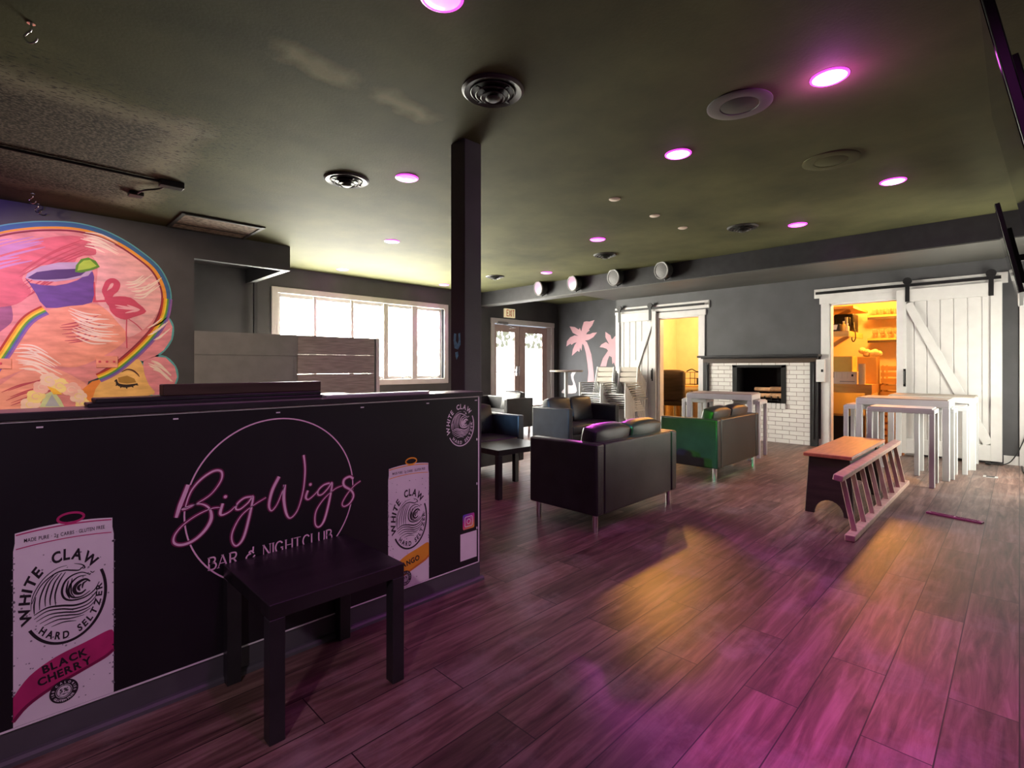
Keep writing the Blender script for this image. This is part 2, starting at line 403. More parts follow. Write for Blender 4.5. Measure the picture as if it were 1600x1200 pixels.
def glyph(ch, bold):
    k = (ch, bold)
    if k not in _gc:
        cu = bpy.data.curves.new('glyph', 'FONT'); cu.body = ch; cu.size = 1; cu.offset = bold; cu.resolution_u = 4
        ob = bpy.data.objects.new('glyph', cu); me = bpy.data.meshes.new_from_object(ob)
        vs = [(v.co.x, v.co.y) for v in me.vertices]; fs = [tuple(p.vertices) for p in me.polygons]
        x0 = min(v[0] for v in vs) if vs else 0; x1 = max(v[0] for v in vs) if vs else .3
        _gc[k] = ([(v[0] - x0, v[1]) for v in vs], fs, x1 - x0)
        bpy.data.objects.remove(ob); bpy.data.curves.remove(cu); bpy.data.meshes.remove(me)
    return _gc[k]
def line_text(mb, txt, c, size, fn, h, bold=.0, gap=.12, ang=0, sx=1.):
    w = sum((.32 if t == ' ' else glyph(t, bold)[2]) for t in txt) + gap * (len(txt) - 1)
    x = -w / 2; ca, sa = math.cos(ang), math.sin(ang)
    for t in txt:
        if t == ' ': x += .32 + gap; continue
        vs, fs, gw = glyph(t, bold)
        q = [((x + v[0]) * size * sx, (v[1] - .35) * size) for v in vs]
        mb.add([fn(c[0] + a * ca - b * sa, c[1] + a * sa + b * ca, h) for a, b in q], fs); x += gw + gap
def arc_text(mb, txt, c, r, a0, a1, size, fn, h, bold=.0, inside=False, sx=1.):
    # letters spread from angle a0 to a1 (degrees) round a circle
    ws = [(.35 if t == ' ' else glyph(t, bold)[2] + .14) for t in txt]; tot = sum(ws); acc = 0
    for t, w in zip(txt, ws):
        a = math.radians(a0 + (a1 - a0) * (acc + w / 2) / tot); acc += w
        if t == ' ': continue
        vs, fs, gw = glyph(t, bold)
        rot = a - PI / 2 if not inside else a + PI / 2
        ca, sa = math.cos(rot), math.sin(rot); bx = c[0] + sx * r * math.cos(a); by = c[1] + r * math.sin(a)
        mb.add([fn(bx + sx * ((v[0] - gw / 2) * size * ca - (v[1] - .35) * size * sa), by + (v[0] - gw / 2) * size * sa + (v[1] - .35) * size * ca, h) for v in vs], fs)
SCRIPT = [([(0.479,0.775),(0.467,0.74),(0.453,0.702),(0.441,0.661)],[0.01,0.011,0.011,0.007]),([(0.468,0.687),(0.486,0.745),(0.519,0.787),(0.562,0.813),(0.589,0.807),(0.588,0.774),(0.557,0.73),(0.517,0.705),(0.473,0.687),(0.459,0.688),(0.484,0.696),(0.521,0.696),(0.549,0.672),(0.554,0.632),(0.532,0.593),(0.496,0.565),(0.459,0.558),(0.435,0.571),(0.437,0.599),(0.463,0.63),(0.507,0.657),(0.555,0.672),(0.588,0.67)],[0.003,0.004,0.005,0.006,0.006,0.004,0.003,0.003,0.003,0.003,0.003,0.004,0.006,0.009,0.008,0.007,0.007,0.006,0.004,0.003,0.003,0.003,0.002]),([(0.594,0.684),(0.585,0.65),(0.593,0.64),(0.62,0.649),(0.643,0.67)],[0.007,0.008,0.005,0.003,0.003]),([(0.698,0.691),(0.671,0.691),(0.646,0.674),(0.64,0.654),(0.656,0.65),(0.685,0.67),(0.703,0.69),(0.688,0.609),(0.667,0.534),(0.643,0.509),(0.627,0.528),(0.628,0.566),(0.656,0.619),(0.698,0.652),(0.753,0.678)],[0.006,0.005,0.005,0.005,0.004,0.004,0.006,0.007,0.007,0.005,0.004,0.004,0.003,0.003,0.002]),([(0.804,0.755),(0.777,0.703),(0.764,0.646),(0.773,0.62),(0.792,0.636),(0.81,0.673),(0.826,0.717)],[0.009,0.009,0.007,0.004,0.003,0.003,0.003]),([(0.826,0.718),(0.823,0.659),(0.833,0.597),(0.851,0.574),(0.881,0.604),(0.904,0.681),(0.912,0.766),(0.906,0.832)],[0.009,0.009,0.007,0.004,0.003,0.004,0.005,0.006]),([(0.924,0.677),(0.915,0.649),(0.927,0.638),(0.953,0.654),(0.969,0.67)],[0.007,0.007,0.004,0.003,0.003]),([(1.022,0.693),(0.995,0.689),(0.971,0.671),(0.969,0.651),(0.987,0.649),(1.013,0.67),(1.033,0.691),(1.019,0.61),(0.996,0.532),(0.972,0.509),(0.956,0.528),(0.96,0.58),(0.995,0.627),(1.045,0.662),(1.082,0.672)],[0.006,0.005,0.005,0.005,0.004,0.004,0.006,0.007,0.007,0.005,0.004,0.004,0.003,0.003,0.002]),([(1.135,0.694),(1.117,0.707),(1.09,0.697),(1.09,0.67),(1.124,0.643),(1.136,0.614),(1.117,0.585),(1.09,0.576),(1.081,0.592),(1.103,0.627),(1.138,0.661),(1.172,0.679)],[0.008,0.007,0.008,0.008,0.007,0.006,0.005,0.004,0.003,0.003,0.003,0.002])]
DOTS = [(0.603,0.708),(0.935,0.701)]
MURAL = {'wig': [([(-0.426,1.991),(-0.334,2.277),(-0.18,2.46),(-0.031,2.545),(0.098,2.599),(0.273,2.648),(0.515,2.684),(0.727,2.661),(0.918,2.583),(1.085,2.472),(1.223,2.338),(1.303,2.184),(1.334,2.027),(1.309,1.831),(1.227,1.634),(1.088,1.439),(0.918,1.251),(0.758,1.11),(0.635,1.052),(0.56,0.625),(-0.426,0.667)],)],'edge': [([(-0.334,2.281),(-0.18,2.464),(-0.031,2.551),(0.098,2.606),(0.273,2.659),(0.515,2.696),(0.727,2.673),(0.918,2.595),(1.085,2.486),(1.232,2.357),(1.318,2.197),(1.352,2.028),(1.325,1.833),(1.241,1.627),(1.098,1.427),(0.925,1.235),(0.758,1.094)],)],'curl': [([(1.312,1.815),(1.366,1.76),(1.398,1.676),(1.385,1.534),(1.312,1.403),(1.214,1.32),(1.11,1.273),(1.059,1.293),(1.102,1.429),(1.227,1.624)],),([(1.119,1.273),(1.214,1.327),(1.33,1.317),(1.421,1.21),(1.444,1.09),(1.412,0.982),(1.376,0.886),(1.206,0.882),(1.136,0.979),(1.102,1.106)],)],'face': [([(0.735,1.08),(0.886,1.159),(1.051,1.297),(1.11,1.231),(1.128,1.126),(1.171,0.999),(1.22,0.896),(0.984,0.839),(0.758,0.609),(0.56,0.625),(0.574,0.858),(0.62,1.004)],)],'blush': [([(0.574,0.956),(0.665,1.052),(0.758,1.08),(0.696,0.972),(0.665,0.854),(0.696,0.614),(0.56,0.625)],)],'dark': [([(-0.426,1.991),(-0.276,2.287),(-0.031,2.02),(0.059,1.72),(-0.031,1.552),(-0.426,1.176)],)],'rose': [([(-0.155,2.182),(0.046,2.374),(0.301,2.529),(0.545,2.592),(0.665,2.535),(0.696,2.421),(0.56,2.38),(0.486,2.273),(0.232,2.237),(0.124,2.093),(0.191,1.971),(0.085,1.832),(-0.081,1.782)],)],'salmon': [([(0.046,1.428),(0.178,1.655),(0.329,1.796),(0.696,1.885),(0.886,1.698),(0.967,1.539),(0.821,1.371),(0.545,1.21),(0.301,1.229),(0.124,1.173),(-0.106,1.068),(-0.106,1.246)],)],'salmon2': [([(-0.031,1.03),(0.164,1.192),(0.371,1.191),(0.56,1.073),(0.62,1.004),(0.545,0.898),(0.371,1.058),(0.232,0.986),(0.138,0.786),(-0.031,0.76)],)],'pale': [([(0.665,2.575),(0.853,2.567),(1.051,2.456),(1.206,2.311),(1.276,2.149),(1.294,1.98),(1.188,1.717),(0.984,1.54),(0.886,1.698),(0.758,1.851),(0.696,1.965),(0.711,2.304),(0.635,2.431)],)],'crimson': [([(0.124,0.787),(0.232,0.967),(0.28,0.966),(0.218,0.875),(0.178,0.747)],),([(0.673,2.121),(0.688,2.123),(0.696,1.925),(0.805,1.945),(0.805,1.919),(0.673,1.903)],),([(1.085,1.168),(1.136,1.0),(1.22,0.892),(1.153,0.895),(1.102,1.043)],)],'bandA': [([(-0.081,1.174),(0.007,1.355),(0.065,1.484),(0.138,1.634),(0.205,1.721),(0.294,1.79)],)],'bandB': [([(1.352,2.093),(1.325,1.833),(1.241,1.627),(1.098,1.427),(0.925,1.235),(0.821,1.145),(0.719,1.087)],)],'cup': [([(0.151,2.096),(0.184,2.054),(0.371,2.047),(0.545,2.125),(0.67,2.235),(0.677,2.082),(0.665,1.902),(0.486,1.848),(0.301,1.813),(0.232,1.938)],)],'cuprim': [([(0.148,2.099),(0.164,2.15),(0.259,2.231),(0.399,2.293),(0.56,2.318),(0.658,2.297),(0.674,2.256),(0.635,2.185),(0.515,2.131),(0.371,2.089),(0.218,2.082)],)],'liquid': [([(0.164,2.105),(0.232,2.17),(0.371,2.214),(0.53,2.244),(0.62,2.232),(0.574,2.178),(0.457,2.13),(0.301,2.099),(0.205,2.092)],)],'lime': [([(0.527,2.21),(0.533,2.279),(0.574,2.353),(0.635,2.38),(0.696,2.352),(0.73,2.291),(0.665,2.248),(0.574,2.207)],)],'limein': [([(0.545,2.226),(0.557,2.292),(0.597,2.341),(0.65,2.355),(0.704,2.299),(0.65,2.264)],)],'flamingo_body': [([(0.798,1.914),(0.821,1.967),(0.902,1.991),(1.001,1.984),(1.068,1.928),(1.145,1.844),(1.085,1.794),(1.017,1.764),(0.951,1.733),(0.869,1.762),(0.818,1.825)],)],'flamingo_neck': [([(0.834,1.897),(0.805,1.955),(0.821,2.017),(0.861,2.062),(0.878,2.125),(0.845,2.157),(0.805,2.136),(0.782,2.083),(0.766,2.032)],)],'beak': [([(0.746,2.029),(0.782,2.063),(0.805,2.016),(0.79,1.954),(0.766,1.971)],)],'wing': [([(0.869,1.86),(0.861,1.889),(0.967,1.899),(1.085,1.856),(1.017,1.826),(0.951,1.809)],)],'leg': [([(0.964,1.74),(0.961,1.58),(0.967,1.416)],),([(0.984,1.741),(1.051,1.688),(1.105,1.624)],)],'brow': [([(0.918,1.149),(0.967,1.179),(1.017,1.169),(1.059,1.131),(1.081,1.095)],)],'lash': [([(0.873,1.072),(0.886,1.017),(0.951,0.995),(1.017,1.003),(1.064,1.019)],)],'lid': [([(0.886,1.088),(0.967,1.111),(1.034,1.075),(1.051,1.033),(0.967,1.021),(0.894,1.037)],)],'lashes': [([(0.873,1.068),(0.857,1.044)],),([(0.886,1.037),(0.869,0.997)],),([(0.918,1.01),(0.91,0.973)],),([(0.959,0.999),(0.967,0.963)],),([(1.004,0.999),(1.026,0.978)],),([(1.042,1.011),(1.071,1.002)],)],'horn': [([(1.633,0.987),(1.688,1.053),(1.767,1.097),(1.879,1.107),(1.934,1.076),(1.868,1.068),(1.807,1.017),(1.757,0.98)],)],'gem': [([(0.252,0.798),(0.294,0.928),(0.357,0.963),(0.414,0.866),(0.442,0.787)],)],'gem2': [([(0.294,0.805),(0.345,0.926),(0.406,0.799)],)],'gemleaf': [([(0.308,1.012),(0.371,0.982),(0.428,0.922),(0.357,0.925)],)],'flower': [((0.184,0.83),0.067),((0.225,0.912),0.063),((0.27,1.004),0.061),((0.322,1.078),0.063),((0.406,1.015),0.067),((0.498,0.972),0.067),((0.552,0.898),0.063),((0.586,0.822),0.054)],'white': [([(0.481,1.827),(0.611,1.779),(0.744,1.773)],),([(0.472,1.8),(0.637,1.728),(0.81,1.729)],),([(0.525,1.789),(0.666,1.735),(0.812,1.729)],),([(0.485,1.77),(0.602,1.704),(0.722,1.719)],),([(0.536,1.738),(0.695,1.68),(0.862,1.667)],),([(0.5,1.72),(0.654,1.647),(0.813,1.651)],),([(0.545,1.716),(0.691,1.649),(0.843,1.651)],),([(0.52,1.693),(0.656,1.643),(0.797,1.631)],),([(0.554,1.66),(0.697,1.602),(0.845,1.594)],),([(0.555,1.647),(0.722,1.57),(0.896,1.569)],),([(0.528,1.63),(0.673,1.568),(0.824,1.561)],),([(0.505,1.612),(0.665,1.555),(0.831,1.535)],),([(0.5,1.584),(0.622,1.525),(0.748,1.526)],),([(0.534,1.573),(0.707,1.509),(0.889,1.489)],),([(0.532,1.557),(0.68,1.497),(0.834,1.485)],),([(0.53,1.525),(0.656,1.462),(0.786,1.462)],),([(0.111,1.43),(0.212,1.42),(0.315,1.348)],),([(0.105,1.4),(0.217,1.389),(0.332,1.307)],),([(0.07,1.384),(0.167,1.39),(0.268,1.302)],),([(0.12,1.356),(0.264,1.351),(0.415,1.234)],),([(0.065,1.351),(0.223,1.334),(0.387,1.217)],),([(0.094,1.319),(0.23,1.312),(0.371,1.203)],),([(0.089,1.317),(0.213,1.293),(0.342,1.211)],),([(0.097,1.282),(0.215,1.256),(0.336,1.181)],),([(0.078,1.281),(0.224,1.254),(0.377,1.154)],),([(0.097,1.265),(0.257,1.233),(0.425,1.125)],),([(0.095,1.247),(0.194,1.233),(0.296,1.16)],),([(0.129,1.227),(0.228,1.223),(0.33,1.14)],),([(0.103,1.19),(0.207,1.185),(0.314,1.097)],),([(0.141,1.184),(0.303,1.153),(0.473,1.039)],),([(0.963,2.157),(1.039,2.171),(1.118,2.253)],),([(0.966,2.127),(1.084,2.164),(1.204,2.273)],),([(0.952,2.123),(1.039,2.15),(1.128,2.231)],),([(0.972,2.092),(1.054,2.12),(1.138,2.193)],),([(1.033,2.088),(1.161,2.132),(1.292,2.244)],),([(1.034,2.067),(1.151,2.095),(1.272,2.21)],),([(1.003,2.06),(1.09,2.065),(1.178,2.165)],),([(1.041,2.024),(1.135,2.04),(1.231,2.137)],),([(1.036,2.013),(1.154,2.046),(1.276,2.155)],),([(1.027,1.992),(1.117,1.997),(1.209,2.1)],),([(0.609,2.643),(0.745,2.643),(0.887,2.575)],),([(0.591,2.624),(0.723,2.607),(0.86,2.557)],),([(0.618,2.597),(0.704,2.592),(0.792,2.553)],),([(0.597,2.578),(0.72,2.579),(0.848,2.514)],),([(0.57,2.569),(0.702,2.549),(0.839,2.5)],),([(0.623,2.559),(0.751,2.556),(0.883,2.492)],),([(0.627,2.532),(0.759,2.516),(0.896,2.462)],),([(0.616,2.518),(0.748,2.513),(0.885,2.448)],),([(0.605,2.495),(0.688,2.487),(0.774,2.45)],),([(1.212,1.669),(1.277,1.715),(1.343,1.788)],),([(1.154,1.65),(1.223,1.699),(1.293,1.776)],),([(1.229,1.627),(1.291,1.668),(1.355,1.741)],),([(1.206,1.612),(1.263,1.639),(1.321,1.715)],),([(1.17,1.575),(1.225,1.609),(1.28,1.673)],),([(1.159,1.569),(1.232,1.612),(1.306,1.702)],),([(1.23,1.531),(1.304,1.584),(1.38,1.664)],),([(1.213,1.517),(1.276,1.548),(1.339,1.629)],),([(1.193,1.283),(1.268,1.246),(1.343,1.159)],),([(1.189,1.272),(1.287,1.219),(1.386,1.109)],),([(1.16,1.252),(1.247,1.203),(1.336,1.105)],),([(1.216,1.242),(1.299,1.189),(1.384,1.102)],),([(1.169,1.228),(1.284,1.161),(1.401,1.034)],),([(1.179,1.218),(1.285,1.147),(1.394,1.037)],),([(1.183,1.212),(1.26,1.17),(1.339,1.081)],),([(1.212,1.181),(1.297,1.138),(1.385,1.035)],),([(1.209,1.176),(1.281,1.146),(1.354,1.054)],)],'deep': [([(0.131,2.177),(0.364,2.405),(0.612,2.576)],),([(0.107,2.146),(0.329,2.362),(0.564,2.524)],),([(0.105,2.104),(0.332,2.313),(0.575,2.491)],),([(0.146,2.089),(0.373,2.301),(0.613,2.47)],),([(0.132,2.054),(0.376,2.273),(0.636,2.463)],),([(0.131,2.02),(0.366,2.243),(0.617,2.413)],),([(0.158,1.987),(0.384,2.189),(0.625,2.36)],),([(0.195,1.975),(0.374,2.159),(0.563,2.267)],),([(0.17,1.928),(0.335,2.1),(0.507,2.194)],),([(0.16,1.911),(0.358,2.094),(0.566,2.231)],),([(0.417,1.641),(0.565,1.688),(0.72,1.764)],),([(0.407,1.617),(0.54,1.643),(0.677,1.726)],),([(0.426,1.597),(0.543,1.614),(0.664,1.692)],),([(0.423,1.549),(0.591,1.589),(0.767,1.684)],),([(0.453,1.522),(0.575,1.538),(0.702,1.618)],),([(0.444,1.482),(0.566,1.499),(0.692,1.577)],),([(0.474,1.458),(0.606,1.492),(0.743,1.56)],),([(0.026,0.974),(0.198,1.052),(0.378,1.107)],),([(-0.022,0.958),(0.116,1.031),(0.26,1.064)],),([(0.039,0.911),(0.173,0.973),(0.313,1.012)],),([(0.01,0.876),(0.145,0.945),(0.285,0.976)],),([(0.044,0.851),(0.247,0.936),(0.462,1.0)],),([(0.044,0.826),(0.174,0.882),(0.31,0.921)],)],'violet': [([(-0.286,2.276),(-0.121,2.403),(0.053,2.477)],),([(-0.281,2.237),(-0.045,2.401),(0.209,2.525)],),([(-0.252,2.217),(0.006,2.393),(0.284,2.529)],),([(-0.251,2.199),(-0.01,2.361),(0.248,2.488)],),([(-0.248,2.188),(0.007,2.356),(0.282,2.493)],),([(-0.266,2.162),(-0.01,2.326),(0.267,2.468)],),([(-0.24,2.131),(0.017,2.296),(0.294,2.435)],),([(-0.233,2.114),(-0.069,2.235),(0.104,2.305)],),([(-0.248,2.078),(-0.071,2.193),(0.116,2.282)],),([(-0.192,2.065),(-0.002,2.192),(0.198,2.281)],)]}
PALMS = {'palm': [[(-7.912,1.989),(-8.096,2.079),(-8.2,2.249),(-8.034,2.224),(-7.903,2.151),(-7.871,2.192),(-7.823,2.099),(-7.791,2.226),(-7.743,2.336),(-7.671,2.348),(-7.573,2.335),(-7.418,2.363),(-7.495,2.226),(-7.592,2.135),(-7.561,2.118),(-7.651,2.058),(-7.671,2.021),(-7.553,2.022),(-7.476,2.05),(-7.341,2.053),(-7.456,1.938),(-7.592,1.88),(-7.711,1.862),(-7.651,1.828),(-7.592,1.705),(-7.514,1.512),(-7.476,1.289),(-7.445,1.068),(-7.429,0.815),(-7.632,0.81),(-7.604,1.066),(-7.632,1.29),(-7.679,1.547),(-7.743,1.741),(-7.791,1.791),(-7.823,1.614),(-7.863,1.696),(-7.887,1.583),(-7.944,1.617),(-8.125,1.489),(-8.096,1.653),(-8.034,1.766),(-7.973,1.829),(-8.055,1.816),(-8.138,1.769),(-8.167,1.803),(-8.306,1.734),(-8.285,1.873),(-8.179,1.968),(-8.034,2.011)],[(-6.987,1.749),(-7.097,1.924),(-7.097,2.057),(-6.95,1.964),(-6.921,1.87),(-6.877,1.884),(-6.841,1.928),(-6.663,2.012),(-6.558,1.886),(-6.663,1.77),(-6.558,1.646),(-6.628,1.557),(-6.734,1.59),(-6.752,1.225),(-6.806,1.195),(-6.859,1.317),(-6.896,1.271),(-6.914,1.44),(-6.987,1.472),(-7.042,1.349),(-7.075,1.219),(-7.247,1.219),(-7.171,1.413),(-7.023,1.596),(-7.06,1.643),(-7.171,1.677),(-7.265,1.689),(-7.209,1.756),(-7.079,1.808)]],'bird': [[(-8.096,1.095),(-7.973,1.102),(-8.014,1.047),(-8.067,0.964),(-8.055,0.866),(-8.001,0.737),(-8.001,0.541),(-8.455,0.524),(-8.369,0.644),(-8.263,0.73),(-8.138,0.727),(-8.084,0.767),(-8.138,0.898),(-8.159,1.012)]]}

# ---------------------------------------------------------------- the room
ZC = 2.85
wbox('floor', 'floor', -8.8, 1.2, -2.4, 11.6, -.1, 0)
wbox('ceiling', 'ceiling', -8.8, 1.2, -2.4, 11.6, ZC, ZC + .1)
def wall_x(name, x0, x1, y0, y1, holes, m='wall', ztop=ZC):
    mb = MB(); ys = sorted(holes); cur = y0
    for a, b, z0, z1 in ys:
        if a > cur: mb.box(x0, x1, cur, a, 0, ztop)
        if z0 > 0: mb.box(x0, x1, a, b, 0, z0)
        mb.box(x0, x1, a, b, z1, ztop); cur = b
    mb.box(x0, x1, cur, y1, 0, ztop); return struct(mb.build(name, m))
def wall_y(name, y0, y1, x0, x1, holes, m='wall', ztop=ZC):
    mb = MB(); cur = x0
    for a, b, z0, z1 in sorted(holes):
        if a > cur: mb.box(cur, a, y0, y1, 0, ztop)
        if z0 > 0: mb.box(a, b, y0, y1, 0, z0)
        mb.box(a, b, y0, y1, z1, ztop); cur = b
    mb.box(cur, x1, y0, y1, 0, ztop); return struct(mb.build(name, m))
XW = -8.6; YB = 8.78
wall_x('wall_left', XW - .15, XW, 1.62, 10.45, [(3.14, 6.58, .95, 2.43), (8.0, 10.02, 0, 2.25)])
wall_x('wall_mural', -7.15, -7.05, -2.3, 1.62, [])
wall_y('wall_alcove', 1.50, 1.62, XW - .15, -7.15, [])
wall_y('wall_back', YB, YB + .12, -5.745, 1.0, [(-4.83, -4.04, 0, 2.13), (-3.45, -2.61, .3, 1.24), (-2.02, -1.10, 0, 2.16)])
wall_x('wall_recess', -5.865, -5.745, YB + .12, 10.45, [])
wall_y('wall_palms', 10.3, 10.45, XW, -5.865, [])
wall_x('wall_right', .45, .6, -2.3, YB, [(6.62, 8.08, 0, 2.11)])
wall_y('wall_near', -2.4, -2.28, -7.15, .6, [])
# warm back rooms
wall_y('wall_office', 11.2, 11.3, -5.745, -3.3, [], 'cream_wall', 2.6)
wall_x('wall_office_side', -3.42, -3.3, YB + .6, 11.2, [], 'cream_wall', 2.6)
wall_x('wall_office_left', -5.745, -5.715, YB + .12, 11.2, [], 'cream_wall', 2.6)
wall_y('wall_store', 10.95, 11.05, -3.3, .0, [], 'cream_wall', 2.6)
wall_x('wall_store_left', -2.75, -2.65, YB + .6, 10.95, [], 'cream_wall', 2.6)
wall_x('wall_store_right', -.45, -.35, YB + .12, 10.95, [], 'cream_wall', 2.6)
wbox('ceiling_office', 'cream_wall', -5.745, -3.3, YB + .12, 11.3, 2.6, 2.64)
wbox('ceiling_store', 'cream_wall', -3.3, 0, YB + .12, 11.05, 2.6, 2.64)
# beam, soffit over the fireplace wall, bulkhead over the back bar
wbox('ceiling_beam', 'wall_beam', XW, .45, 7.49, 7.75, 2.56, ZC)
wbox('trim_4', 'black_paint', XW, .45, 7.475, 7.49, 2.57, ZC)  # dark board that paints in the shade on the beam's front face
wbox('ceiling_soffit', 'wall_beam', -5.85, .45, 7.75, YB, 2.56, ZC)
struct(MB().box(-7.13, -7.05, 1.62, 2.76, 2.52, ZC).box(XW, -7.13, 2.68, 2.76, 2.52, ZC).box(XW, -7.13, 1.62, 2.68, 2.74, ZC).build('wall_bulkhead', 'wall'))
wbox('trim_1', 'black_paint', -8.45, -8.40, 2.74, 2.79, 0, 2.52)
hw = sthing('wall_half')
MB().box(-7.15, -7.05, 1.62, 2.86, 0, 1.645).build('panel', 'grey_panel', hw)
MB().box(-7.05, -7.035, 1.62, 2.86, 1.36, 1.645).box(-7.05, -7.04, 1.62, 2.80, 1.0, 1.355).build('shelf_front', 'grey_panel', hw)
pk = MB()
for i in range(6): pk.box(-7.15, -7.03, 2.86, 4.03, i * .277, min(1.645, (i + 1) * .277 - .003))
pk.build('planks', 'plank_wood', hw)
MB().box(-7.16, -7.025, 4.06, 4.12, 0, 1.65).build('end_trim', 'white_trim', hw)
MB().box(-7.14, -7.04, 4.03, 4.06, 0, 1.64).build('end_shadow_gap', 'black_paint', hw)
po = sthing('post', (-2.89, 2.41, 0))
MB().box(-.08, .08, -.08, .08, 0, ZC).build('shaft', 'wall', po, bevel=.004, seg=1)
cm = MB(); R2 = random.Random(3)
for poly in ([(-2.93, 1.455), (-2.905, 1.45), (-2.91, 1.40), (-2.89, 1.375), (-2.875, 1.40), (-2.88, 1.45), (-2.86, 1.455), (-2.855, 1.37), (-2.885, 1.335), (-2.925, 1.345), (-2.935, 1.40)], [(-2.915, 1.315), (-2.885, 1.32), (-2.88, 1.29), (-2.90, 1.262), (-2.912, 1.285)]):
    cm.prism([(a + 2.89, b) for a, b in poly], lambda a, b, h: (a, h, b), -.0815, -.0795)
cm.build('glow_mark', 'cyan_glow_paint', po)  # cyan reflected glow on the post, painted on as a flat mark
bs = MB(); 
for a, b in ((-5.745, -4.95), (-3.94, -3.86), (-2.16, -2.12)): bs.box(a, b, YB - .015, YB, 0, .11)
struct(bs.build('baseboard_back', 'white_trim'))
wbox('baseboard_corner', 'white_trim', -.14, .0, YB - .015, YB, 0, .11)
wbox('baseboard_left', 'black_paint', XW, XW + .015, 2.8, 7.9, 0, .1)

# windows on the left wall: a long frame with five lights
w = sthing('window_1', (XW, 0, 0))
def wy(y): return y
fr = MB(); fo = (3.06, 6.66, .865, 2.52)
fr.box(0, .035, 3.06, 3.16, .865, 2.52).box(0, .035, 6.56, 6.66, .865, 2.52).box(0, .035, 3.16, 6.56, 2.42, 2.52).box(0, .035, 3.16, 6.56, .865, .97)
fr.build('casing', 'white_trim', w, bevel=.006, seg=1)
pan = [(3.20, 3.77), (3.80, 4.46), (4.49, 5.13), (5.21, 5.77), (5.88, 6.47)]
for i in range(4):
    a, b = pan[i][1], pan[i + 1][0]; MB().box(-.08, .02, a - .012, b + .012, .97, 2.42).build('mullion', 'white_trim', w, bevel=.004, seg=1)
for a, b in pan:
    s_ = MB().box(-.06, -.01, a - .03, a + .012, .96, 2.43).box(-.06, -.01, b - .012, b + .03, .96, 2.43).box(-.06, -.01, a, b, .96, 1.03).box(-.06, -.01, a, b, 2.36, 2.43)
    sh = s_.build('sash', 'white_trim', w)
    MB().box(-.05, -.042, a, b, 1.02, 2.37).build('pane', 'pane', sh)
for y in (5.55, 6.25):
    MB().tube([(.0, y, .985), (.03, y, 1.0), (.045, y + .05, 1.03), (.045, y + .10, 1.03), (.04, y + .12, 1.0)], .008).build('crank_handle', 'steel', w, smooth=40)

# glass double door to the street
d1 = sthing('door_1', (XW, 0, 0))
MB().box(0, .03, 7.90, 8.01, 0, 2.22).box(0, .03, 10.01, 10.12, 0, 2.22).box(0, .04, 7.89, 10.13, 2.22, 2.34).build('casing', 'white_trim', d1, bevel=.005, seg=1)
for a, b, ga, gb in ((8.02, 8.855, 8.10, 8.70), (8.875, 9.88, 9.08, 9.70)):
    lf = MB().box(-.06, -.01, a, ga, .02, 2.20).box(-.06, -.01, gb, b, .02, 2.20).box(-.06, -.01, ga, gb, 2.035, 2.20).box(-.06, -.01, ga, gb, .02, .25).build('door_leaf', 'door_wood', d1)
    MB().box(-.04, -.03, ga, gb, .25, 2.035).build('pane', 'pane_trees', lf)
MB().box(-.06, 0, 9.88, 10.01, .0, 2.22).build('jamb', 'white_trim', d1)
MB().tube([(-.005, 8.10, 1.085), (.03, 8.12, 1.085), (.03, 8.74, 1.085), (-.005, 8.76, 1.085)], .014).build('push_bar', 'steel', d1, smooth=40)
MB().box(-.01, .05, 8.72, 8.80, .99, 1.16).box(-.01, .035, 8.74, 8.84, 1.05, 1.22).build('lock_case', 'steel', d1, bevel=.01)
MB().box(.0, .06, 8.10, 8.42, 2.205, 2.26).bar((.03, 8.3, 2.2), (.1, 8.62, 2.14), .02, .014).bar((.1, 8.62, 2.14), (0, 8.5, 2.12), .02, .014).build('door_closer', 'steel', d1, bevel=.004)
# daylight door in the right-hand wall
d5 = sthing('door_5', (.45, 0, 0))
MB().box(-.03, .0, 6.52, 6.62, 0, 2.2).box(-.03, .0, 8.08, 8.18, 0, 2.2).box(-.03, .0, 6.52, 8.18, 2.11, 2.22).build('casing', 'white_trim', d5)
for a, b in ((6.63, 7.34), (7.36, 8.07)):
    lf = MB().box(.03, .07, a, a + .09, .02, 2.1).box(.03, .07, b - .09, b, .02, 2.1).box(.03, .07, a + .09, b - .09, 2.0, 2.1).box(.03, .07, a + .09, b - .09, .02, .22).build('door_leaf', 'white_trim', d5)
    MB().box(.045, .055, a + .09, b - .09, .22, 2.0).build('pane', 'pane_right', lf)
# white side door beside the end of the back wall
d4 = sthing('door_4', (0, YB, 0))
MB().box(.0, .11, -.03, 0, 0, 2.06).box(.0, .45, -.03, 0, 2.06, 2.17).build('casing', 'white_trim', d4)
MB().box(.11, .45, -.012, 0, .02, 2.06).build('door_leaf', 'white_door', d4)

